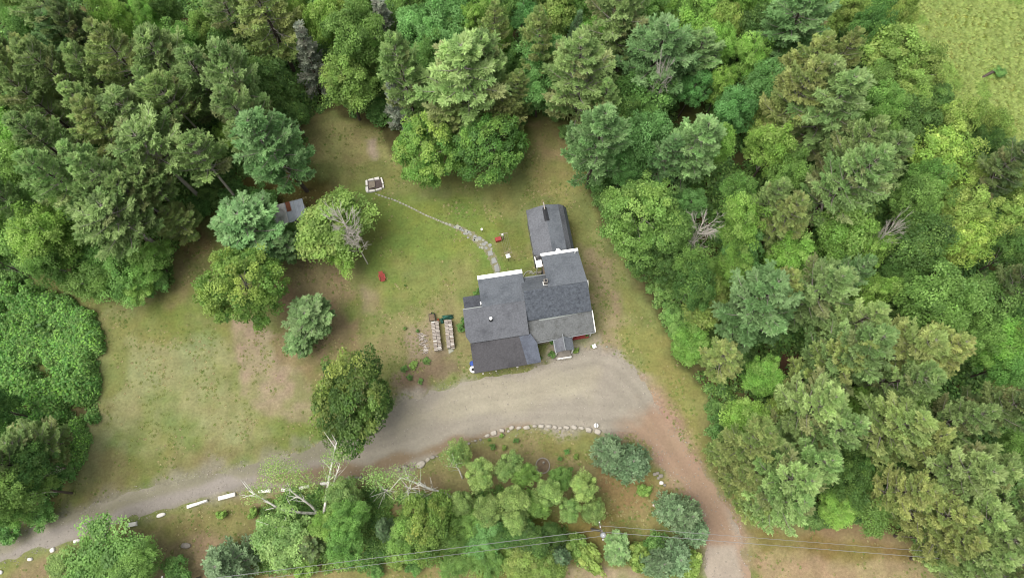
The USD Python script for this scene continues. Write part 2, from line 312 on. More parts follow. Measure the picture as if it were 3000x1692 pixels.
def ground_mat(name, v1, v2, v3, bump, hue=0.02):
    usdkit.material(stage, '/World/Looks/' + name, {
        'a': ('attribute', {'attribute': 'tint'}), 'ge': ('geometry', {}),
        'n1': ('noise_texture', {'scale': 0.55, 'detail': 5.0, 'roughness': 0.65}), 'm1': ('map_range', {'from_min': 0.3, 'from_max': 0.7, 'to_min': 1 - v1, 'to_max': 1 + v1}),
        'n2': ('noise_texture', {'scale': 3.2, 'detail': 4.0, 'roughness': 0.7}), 'm2': ('map_range', {'from_min': 0.3, 'from_max': 0.7, 'to_min': 1 - v2, 'to_max': 1 + v2}),
        'n3': ('noise_texture', {'scale': 16.0, 'detail': 3.0, 'roughness': 0.7}), 'm3': ('map_range', {'from_min': 0.3, 'from_max': 0.7, 'to_min': 1 - v3, 'to_max': 1 + v3}),
        'n4': ('noise_texture', {'scale': 0.22, 'detail': 5.0, 'roughness': 0.6}), 'mh': ('map_range', {'from_min': 0.3, 'from_max': 0.7, 'to_min': 0.5 - hue, 'to_max': 0.5 + hue}),
        'k1': ('math', {'math_type': 'multiply'}), 'k2': ('math', {'math_type': 'multiply'}), 'h': ('hsv', {'saturation': 1.0, 'fac': 1.0}),
        'b': ('bump', {'strength': bump, 'distance': 0.08}), 'p': ('principled_bsdf', {'roughness': 0.95, 'specular_ior_level': 0.1})},
        [('ge.position', 'n1.vector'), ('ge.position', 'n2.vector'), ('ge.position', 'n3.vector'), ('ge.position', 'n4.vector'), ('n1.fac', 'm1.value'), ('n2.fac', 'm2.value'), ('n3.fac', 'm3.value'),
         ('n4.fac', 'mh.value'), ('m1.result', 'k1.value1'), ('m2.result', 'k1.value2'), ('k1.value', 'k2.value1'), ('m3.result', 'k2.value2'), ('k2.value', 'h.value'), ('mh.result', 'h.hue'),
         ('a.color', 'h.color'), ('h.color', 'p.base_color'), ('n2.fac', 'b.height'), ('b.normal', 'p.normal')], surface='p.BSDF')
ground_mat('turf', 0.14, 0.22, 0.22, 0.5, 0.026)
ground_mat('gravel', 0.06, 0.10, 0.14, 0.2, 0.006)
fx, fy = np.arange(-94, 94.1, 0.4), np.arange(-20, 90.1, 0.4)
outx = np.array([-3000, -1200, -500, -250, -160, -120]); outy = np.array([-3000, -1200, -500, -200, -90, -45])
g = coloured_grid('/World/ground', np.r_[outx, fx, -outx[::-1]], np.r_[outy, fy, [110, 140, 220, 500, 1200, 3000]], 0.0, 'turf')
tag(g, kind='structure')
# the drive: a sheet 4 mm up whose edge wanders into the grass
def wander(poly, step=0.5, amp=0.35, seed=5):
    amp = amp * 1.5
    out = []
    for p, q in zip(poly, np.roll(poly, -1, 0)):
        n = max(1, int(np.hypot(*(q - p)) / step))
        out += [p + (q - p) * k / n for k in range(n)]
    out = np.array(out)
    dx = meshkit.noise(np.c_[out * 0.9, np.zeros(len(out))], seed) - 0.5 + 0.6 * (meshkit.noise(np.c_[out * 2.7, np.zeros(len(out))], seed + 2) - 0.5)
    dy = meshkit.noise(np.c_[out * 0.9, np.ones(len(out)) * 9], seed + 1) - 0.5
    return out + amp * 2 * np.c_[dx, dy]
pg = Polygon(wander(DRIVE)).buffer(0)
pg = max(pg.geoms, key=lambda x: x.area) if hasattr(pg, 'geoms') else pg
import shapely
from scipy.spatial import Delaunay
ring = np.array(pg.exterior.coords)[:-1]
bx0, by0, bx1, by1 = pg.bounds
gx, gy = np.meshgrid(np.arange(bx0, bx1, 0.3), np.arange(by0, by1, 0.3)); inner = np.c_[gx.ravel(), gy.ravel()]
inner = inner[shapely.contains_xy(pg.buffer(-0.25), inner[:, 0], inner[:, 1])]
pts = np.vstack([ring, inner]); tri = Delaunay(pts).simplices
cen = pts[tri].mean(1); tri = tri[shapely.contains_xy(pg, cen[:, 0], cen[:, 1])]
a_, b_, c_ = pts[tri[:, 0]], pts[tri[:, 1]], pts[tri[:, 2]]
cr = (b_[:, 0] - a_[:, 0]) * (c_[:, 1] - a_[:, 1]) - (b_[:, 1] - a_[:, 1]) * (c_[:, 0] - a_[:, 0])
tri = tri[np.abs(cr) > 1e-6]; cr = cr[np.abs(cr) > 1e-6]; tri[cr < 0] = tri[cr < 0][:, ::-1]
col = np.tile(S(190, 182, 168), (len(pts), 1)).astype(float)
for poly, c, soft in DRIVE_ZONES:
    d = sdist(poly, pts) + (fbm2(pts, 0.3, 21) - 0.5) * soft * 2.5
    w = np.clip(d / soft + 0.5, 0, 1)[:, None]; w = w * w * (3 - 2 * w); col = col * (1 - w) + np.array(c) * w
de = sdist(DRIVE, pts)
st = meshkit.noise(np.c_[de * 1.6, pts[:, 0] * .06, np.zeros(len(pts))], 31) + .6 * meshkit.noise(np.c_[de * 4.0, pts[:, 0] * .12, np.ones(len(pts))], 32) - .8   # wheel-worn streaks that follow the drive
col = col * (1 + .17 * st)[:, None] * (1 + .16 * (fbm2(pts, .5, 33) - .5))[:, None]
dm = usdkit.mesh(stage, '/World/driveway', (np.c_[pts, np.full(len(pts), 0.004)], tri), '/World/Looks/gravel')
UsdGeom.PrimvarsAPI(dm).CreatePrimvar('tint', T.Color3fArray, 'vertex').Set(Vt.Vec3fArray.FromNumpy(col.astype(np.float32)))
used[('/World', 'driveway')] = 1
tag(dm, 'curving grey to reddish gravel drive sweeping past the house', kind='structure')
# ---------------------------------------------------------------- trees: builders
def jitter_col(rng, n, cols, weights, spread=0.16):
    c = np.array(cols)[rng.choice(len(cols), n, p=np.array(weights) / sum(weights))]
    return c * (1 + spread * rng.standard_normal((n, 1))).clip(0.55, 1.5)
def leaf_quads(rng, cen, nrm, size, col, tilt=0.55, aspect=0.8):
    n = len(cen)
    nn = unit(nrm + tilt * rng.standard_normal((n, 3)))
    a = unit(np.cross(nn, unit(rng.standard_normal((n, 3))))); b = np.cross(nn, a)
    s = (size * (0.7 + 0.6 * rng.random((n, 1)))) / 2
    a, b = a * s, b * s * aspect
    v = np.stack([cen - a * 1.15, cen - b + a * .1, cen + a * 1.15, cen + b + a * .1], 1).reshape(-1, 3)
    return v, np.repeat(col, 4, 0)
def leafy(seed, H, R, cols, weights, tips=None, clumps=130, per=140, leaf=0.25, low=0.2, lobes=0.42, cr=(0.12, 0.27), flat=1.0, subs=4, tipk=1.0):
    rng = np.random.default_rng(seed)
    zc, rz = H * (low + 1) / 2, H * (1 - low) / 2
    d = unit(rng.standard_normal((clumps * 2, 3))); d = d[d[:, 2] > -0.55][:clumps]; clumps = len(d)
    lob = meshkit.noise(d * 2.1 + seed * 3.7, seed); lob2 = meshkit.noise(d * 4.3 + seed, seed + 9)
    rad = (1 - lobes + 1.5 * lobes * lob + 0.14 * (lob2 - .5)) * np.where(rng.random(clumps) < 0.22, rng.uniform(0.35, 0.75, clumps), rng.uniform(0.84, 1.0, clumps))
    shape = np.array([R, R, rz * flat])
    cc = d * rad[:, None] * shape + [0, 0, zc]
    if subs > 1:   # several leading stems, each with a head of its own, make the outline uneven
        az = rng.random() * 6.28 + np.arange(subs) * 6.283 / subs + rng.normal(0, .4, subs); so = R * rng.uniform(.28, .56, subs)
        sc = np.c_[np.cos(az) * so, np.sin(az) * so, zc + rz * rng.uniform(-.3, .34, subs)]; sr = rng.uniform(.5, .72, subs)
        k = rng.integers(0, subs, clumps); low_ = rng.random(clumps) < .3
        cc = np.where(low_[:, None], cc * [.85, .85, .92], sc[k] + d * rad[:, None] * shape * sr[k][:, None] * [1, 1, .95])
    cr_ = R * rng.uniform(cr[0], cr[1], clumps)
    n = clumps * per
    ci = np.repeat(np.arange(clumps), per)
    q = unit(rng.standard_normal((n, 3))); q[:, 2] = np.where(q[:, 2] < -0.3, -q[:, 2], q[:, 2])
    rr = cr_[ci] * rng.uniform(0.55, 1.08, n)
    cen = cc[ci] + q * rr[:, None] * [1.12, 1.12, 0.8]
    base = jitter_col(rng, clumps, cols, weights, 0.13)
    if tips is not None:
        top = np.clip((cc[:, 2] - zc) / rz, 0, 1) * (lob > 0.42)
        k = np.clip((0.1 + 0.55 * top) * tipk * rng.random(clumps), 0, 1)[:, None]; base = base * (1 - k) + np.array(tips) * k
    col = base[ci] * (1 + 0.13 * rng.standard_normal((n, 1))).clip(0.6, 1.45)
    v, c = leaf_quads(rng, cen, unit(q + 0.5 * unit(cc - [0, 0, zc * 0.7])[ci] + [0, 0, 0.7]), leaf, col)
    trunk = tube([[0, 0, -0.2], [0.05 * R * rng.standard_normal(), 0.05 * R * rng.standard_normal(), H * 0.4], [0.08 * R * rng.standard_normal(), 0, H * 0.78]], [0.035 * H * .55, 0.024 * H * .55, 0.008 * H])
    limbs = []
    for k in rng.choice(clumps, min(14, clumps), False):
        z0 = H * rng.uniform(max(0.2, low * 0.9), 0.6); e = cc[k]
        limbs.append(tube([[0, 0, z0], [e[0] * .5, e[1] * .5, z0 + (e[2] - z0) * .6], e], [0.008 * H, 0.005 * H, 0.002 * H], 4, False))
    return v, c, trunk, cat_(limbs)
def conifer(seed, H, R, cols, weights, brown=None, z0=0.28, whorls=15, per=(4, 6), up=0.18, droop=0.0, power=0.75, low_w=0.7, blade=0.46, bw=0.12, nbl=10, K=6, dead=0.0, irregular=0.35):
    rng = np.random.default_rng(seed)
    V, C, W = [], [], []
    zs = np.linspace(z0, 0.985, whorls) + rng.normal(0, 0.012, whorls)
    for zi, zf in enumerate(zs):
        t = min(0.985, max(0, (zf - z0) / (1 - z0)))
        env = (low_w + (1.25 - low_w) * min(1, t * 2.2)) * (1 - t) ** power
        nb = rng.integers(per[0], per[1] + 1)
        az0 = rng.random() * 6.28
        for k in range(nb):
            az = az0 + k * 6.283 / nb + rng.normal(0, 0.25)
            L = max(0.5, R * env * rng.uniform(1 - irregular, 1.12))
            d = np.array([math.cos(az), math.sin(az), 0.0]); side = np.array([-d[1], d[0], 0.0])
            el = up + 0.55 * t + rng.normal(0, 0.08)
            def pos(s): return np.array([0, 0, zf * H]) + d * (L * s)[..., None] + np.array([0, 0, 1.0]) * (L * (el * s * 0.6 + (0.28 - droop) * s * s))[..., None] + side * (0.12 * L * np.sin(s * 2.5 + az) * 0.4)[..., None]
            ss = np.linspace(0, 1, 4); bp = pos(ss)
            W.append(tube(bp, [0.018 * L + .015, 0.012 * L + .01, 0.008 * L + .008, 0.01], 4, False))
            if rng.random() < dead * (1 - t): continue
            n = max(4, int(nbl * min(1.3, L / R + 0.45)))
            s = np.repeat(np.linspace(0.28, 0.98, n), 2) + rng.normal(0, 0.02, 2 * n)
            sg = np.tile([1, -1], n); ang = rng.uniform(0.45, 0.95, 2 * n) * sg
            bd = unit(d * np.cos(ang)[:, None] + side * np.sin(ang)[:, None] + [0, 0, 0.16] + rng.normal(0, 0.12, (2 * n, 3)))
            bl = (0.36 * L * (1.12 - s) + 0.38) * rng.uniform(0.7, 1.15, 2 * n)
            st = pos(np.clip(s, 0, 1))
            nn = 3
            f = (np.arange(nn) + 0.7) / nn
            node = (st[:, None] + bd[:, None] * (bl[:, None] * f)[..., None]).reshape(-1, 3)
            node = np.vstack([node, pos(np.array([0.96, 1.0]))])
            nd = np.vstack([np.repeat(bd, nn, 0), [d, d]])
            m = len(node) * K
            bdv = unit(np.repeat(nd, K, 0) + rng.normal(0, 0.42, (m, 3)) + [0, 0, 0.22])
            c0 = np.repeat(node, K, 0)
            wv = unit(np.cross(bdv, [0, 0, 1.0] + rng.normal(0, 0.45, (m, 3)))) * (bw * rng.uniform(0.7, 1.3, (m, 1)))
            ln = blade * rng.uniform(0.7, 1.25, (m, 1))
            a = c0 - bdv * ln * 0.15
            V.append(np.stack([a - wv * .35, a + wv * .35, c0 + bdv * ln * 0.6 + wv * .5, c0 + bdv * ln * 0.95, c0 + bdv * ln * .6 - wv * .5], 1)[:, [0, 4, 3, 2, 1]].reshape(-1, 3))
            bc = np.array(cols)[rng.choice(len(cols), p=np.array(weights) / sum(weights))] * (1 + 0.12 * rng.standard_normal())
            if brown is not None and rng.random() < 0.22 * (1 - t): bc = bc * 0.6 + np.array(brown) * 0.4
            cc = np.repeat((bc * (1 + 0.12 * rng.standard_normal((m, 1))).clip(0.6, 1.4)), 5, 0); C.append(cc)
    lean = rng.normal(0, 0.012 * H, 2)
    trunk = tube([[0, 0, -0.2], [lean[0] * .3, lean[1] * .3, H * .5], [0, 0, H * 0.99]], [0.0145 * H + .05, 0.010 * H + .03, 0.02], 7)
    return np.vstack(V), np.vstack(C), trunk, cat_(W)
def bare(seed, H, R, spread=0.9, n0=18):
    rng = np.random.default_rng(seed); T_ = []
    top = np.array([rng.normal(0, .1) * R, rng.normal(0, .1) * R, H * 0.8])
    L_ = []
    T_.append(tube([[0, 0, -0.2], top * [.4, .4, .5], top], [0.02 * H, 0.014 * H, 0.008 * H], 6))
    def grow(p, d, L, r, lev, L_):
        q = p + d * L * .5 + rng.normal(0, .06 * L, 3); e = p + d * L + [0, 0, .1 * L]
        L_.append(tube([p, q, e], [r * 1.05, r * .8, r * .5], 4, False))
        if lev:
            for _ in range(5):
                s = rng.uniform(.3, .95); dd = unit(d + rng.normal(0, .55, 3) + [0, 0, .1])
                grow(p + (e - p) * s, dd, L * rng.uniform(.35, .6), r * .5, lev - 1, L_)
    groups = []
    for k in range(n0):
        L_ = []
        az = k * 2.4 + rng.normal(0, .3); z = H * rng.uniform(0.35, 0.8); up = rng.uniform(.25, .9)
        grow(np.array([top[0] * z / H, top[1] * z / H, z]), unit(np.array([math.cos(az) * spread, math.sin(az) * spread, up])), R * rng.uniform(.65, 1.05), 0.0075 * H, 2, L_); groups.append(cat_(L_))
    return None, None, cat_(T_), groups

LK = 1.75    # leaves are seen through gaps in their own shade: real leaf colours, not the shaded average
def C_(r, g, b): return S(r, g, b, LK)
GR = dict(  # leaf colours
    mid=[C_(106, 140, 70), C_(94, 128, 64), C_(118, 152, 80)], bright=[C_(122, 156, 74), C_(108, 144, 66), C_(134, 164, 86)], teal=[C_(98, 140, 78), C_(110, 152, 90), C_(88, 128, 70)],
    dark=[C_(80, 112, 56), C_(92, 122, 60), C_(70, 102, 50)], yellow=[C_(122, 146, 74), C_(112, 138, 68), C_(134, 152, 82)], gold=[C_(132, 154, 72), C_(120, 146, 68), C_(142, 158, 80)],
    maple=[C_(92, 126, 58), C_(78, 114, 52), C_(108, 138, 66)], pine=[C_(132, 156, 96), C_(120, 147, 88), C_(144, 166, 106)], olive=[C_(140, 156, 92), C_(128, 147, 86), C_(150, 160, 100)],
    tealpine=[C_(120, 154, 98), C_(110, 144, 90), C_(134, 164, 110)], darkpine=[C_(100, 122, 74), C_(108, 124, 76), C_(90, 112, 70)], spruce=[C_(118, 144, 106), C_(130, 154, 118), C_(106, 132, 96)], greyspruce=[C_(128, 136, 120), C_(114, 124, 110), C_(140, 144, 130)],
    willow=[C_(128, 152, 88), C_(116, 142, 82), C_(140, 162, 98)], bush=[C_(96, 130, 68), C_(84, 119, 60), C_(110, 142, 78)])
BROWN = C_(140, 126, 96)
KINDS = {}   # kind -> list of (builder, H, R)
def K_(kind, name, what, builds, leafm='leaf', barkm='bark'): KINDS[kind] = dict(name=name, what=what, builds=builds, leafm=leafm, barkm=barkm)
W3 = [1, .8, .7]
K_('dm', 'leafy_tree', 'mid-green leafy tree', [lambda s=s: leafy(s, 13, 4.6, GR['mid'], W3) for s in (1, 2, 3, 51, 52)])
K_('db', 'leafy_tree', 'bright green leafy tree', [lambda s=s: leafy(s, 13, 4.4, GR['bright'], W3, lobes=.48) for s in (4, 5, 53)])
K_('dt', 'leafy_tree', 'blue-green leafy tree', [lambda s=s: leafy(s, 13.5, 4.4, GR['teal'], W3, lobes=.5) for s in (6, 7, 54)])
K_('dd', 'leafy_tree', 'dark green leafy tree', [lambda s=s: leafy(s, 12, 4.6, GR['dark'], W3) for s in (8, 9, 55)])
K_('dy', 'leafy_tree', 'yellow-green leafy tree', [lambda s=s: leafy(s, 12, 4.4, GR['yellow'], W3, lobes=.5) for s in (10, 11, 56)])
K_('dg', 'leafy_tree', 'golden-green leafy tree', [lambda s=s: leafy(s, 11, 4.4, GR['gold'], W3, lobes=.42) for s in (12,)])
K_('mp', 'maple_tree', 'round maple with yellowing leaf tips', [lambda s=s: leafy(s, 11.5, 5.2, GR['maple'], W3, tips=C_(172, 180, 92), clumps=230, per=95, leaf=.24, low=.14, lobes=.34, cr=(.08, .17), subs=1, tipk=.75) for s in (13, 14)])
K_('mo', 'maple_tree', 'dark spreading maple with tan leaf tips', [lambda s=s: leafy(s, 12, 5.2, [C_(66, 92, 42), C_(78, 104, 46), C_(58, 84, 40)], W3, tips=C_(158, 164, 84), clumps=210, per=95, leaf=.24, low=.12, lobes=.4, cr=(.08, .18), subs=1, tipk=1.3) for s in (17,)])
K_('mb', 'maple_tree', 'round fresh green maple', [lambda s=s: leafy(s, 12.5, 5.4, GR['mid'] + GR['maple'][:1], [1, 1, 1, .8], tips=C_(138, 162, 84), clumps=240, per=95, leaf=.24, low=.14, lobes=.4, cr=(.08, .17), subs=1) for s in (18,)])
K_('mg', 'maple_tree', 'round dark green maple', [lambda s=s: leafy(s, 11.5, 5.2, GR['dark'][:1] + GR['maple'], [1, 1, 1, .8], clumps=230, per=95, leaf=.24, low=.14, lobes=.32, cr=(.09, .18), subs=1) for s in (15,)])
K_('pg', 'pine_tree', 'grey-green pine', [lambda s=s: conifer(s, 19, 5.0, GR['pine'], W3, BROWN) for s in (21, 22, 23)], 'needle')
K_('po', 'pine_tree', 'olive-brown pine', [lambda s=s: conifer(s, 19, 5.0, GR['olive'], W3, None, dead=.12) for s in (24, 25)], 'needle')
K_('pt', 'pine_tree', 'blue-green pine', [lambda s=s: conifer(s, 18, 4.8, GR['tealpine'], W3, None) for s in (26, 27)], 'needle')
K_('pd', 'pine_tree', 'dark pine', [lambda s=s: conifer(s, 18, 4.8, GR['darkpine'], W3, BROWN, dead=.1) for s in (28,)], 'needle')
K_('ph', 'pine_tree', 'tall pine with a bare lower trunk', [lambda s=s: conifer(s, 17, 4.8, GR['pine'], W3, BROWN, z0=.56, whorls=10, per=(5, 7), low_w=.9, power=.62) for s in (29, 30)], 'needle', 'bark_grey')
K_('sp', 'spruce_tree', 'dense blue-green spruce', [lambda s=s: conifer(s, 9, 3.4, GR['spruce'], W3, None, z0=.04, whorls=12, per=(6, 7), up=.12, droop=.1, power=.8, low_w=1.0, blade=.36, bw=.16, nbl=6, K=3, irregular=.12) for s in (31, 32)], 'needle')
K_('sg', 'spruce_tree', 'narrow grey spruce', [lambda s=s: conifer(s, 15, 2.6, GR['greyspruce'], W3, None, z0=.12, whorls=15, per=(4, 5), up=.05, droop=.18, power=.9, low_w=1.1, blade=.4, bw=.2, nbl=5, K=3, irregular=.35) for s in (33,)], 'needle')
K_('wl', 'young_tree', 'light feathery young tree', [lambda s=s: leafy(s, 7.5, 2.5, GR['willow'], W3, clumps=110, per=100, leaf=.17, low=.12, lobes=.34, cr=(.14, .26)) for s in (34, 35, 36)])
K_('sh', 'shrub', 'leafy green shrub', [lambda s=s: leafy(s, 3.2, 1.7, GR['bush'], W3, clumps=60, per=70, leaf=.19, low=.02, cr=(.18, .3)) for s in (37, 38)])
K_('sy', 'shrub', 'yellow-green shrub', [lambda s=s: leafy(s, 2.4, 1.4, GR['yellow'], W3, clumps=50, per=45, leaf=.22, low=.02, cr=(.18, .3), lobes=.5) for s in (39,)])
K_('xx', 'dead_tree', 'bare grey dead tree', [lambda s=s: bare(s, 13, 4.0) for s in (41, 42)], 'leaf', 'dead_wood')
CLASS = {}
def tree_class(kind, i):
    if (kind, i) in CLASS: return CLASS[(kind, i)]
    k = KINDS[kind]; v, c, trunk, limbs = k['builds'][i]()
    path = f"/World/{k['name']}_pattern_{len(CLASS) + 1:02d}"
    stage.CreateClassPrim(path)
    usdkit.mesh(stage, path + '/trunk', trunk, '/World/Looks/' + k['barkm'], smooth=True)
    if v is None:
        for i_, lm in enumerate(limbs): usdkit.mesh(stage, path + ('/limb' if i_ == 0 else f'/limb_{i_:03d}'), lm, '/World/Looks/' + k['barkm'], smooth=True)
        limbs = cat_(limbs)
    else: tag(usdkit.mesh(stage, path + '/limbs', limbs, '/World/Looks/bark_grey', smooth=True), kind='stuff')
    if v is not None:
        quads(path + '/crown', v, 5 if k['leafm'] == 'needle' else 4, k['leafm'], c)
        H, R = v[:, 2].max(), np.percentile(np.hypot(v[:, 0], v[:, 1]), 96)
    else:
        w = np.asarray(limbs.vertices); H, R = w[:, 2].max(), np.percentile(np.hypot(w[:, 0], w[:, 1]), 96)
    CLASS[(kind, i)] = (path, H, R)
    return CLASS[(kind, i)]
NATIVE = dict(dm=13, db=13, dt=13.5, dd=12, dy=12, dg=11, mp=11.5, mo=12, mb=12.5, mg=11.5, pg=19, po=19, pt=18, pd=18, ph=17, sp=9, sg=15, wl=7.5, sh=3.0, sy=2.2, xx=13)
CENTRE = dict(pg=.66, po=.66, pt=.66, pd=.66, ph=.8, sp=.45, sg=.5)
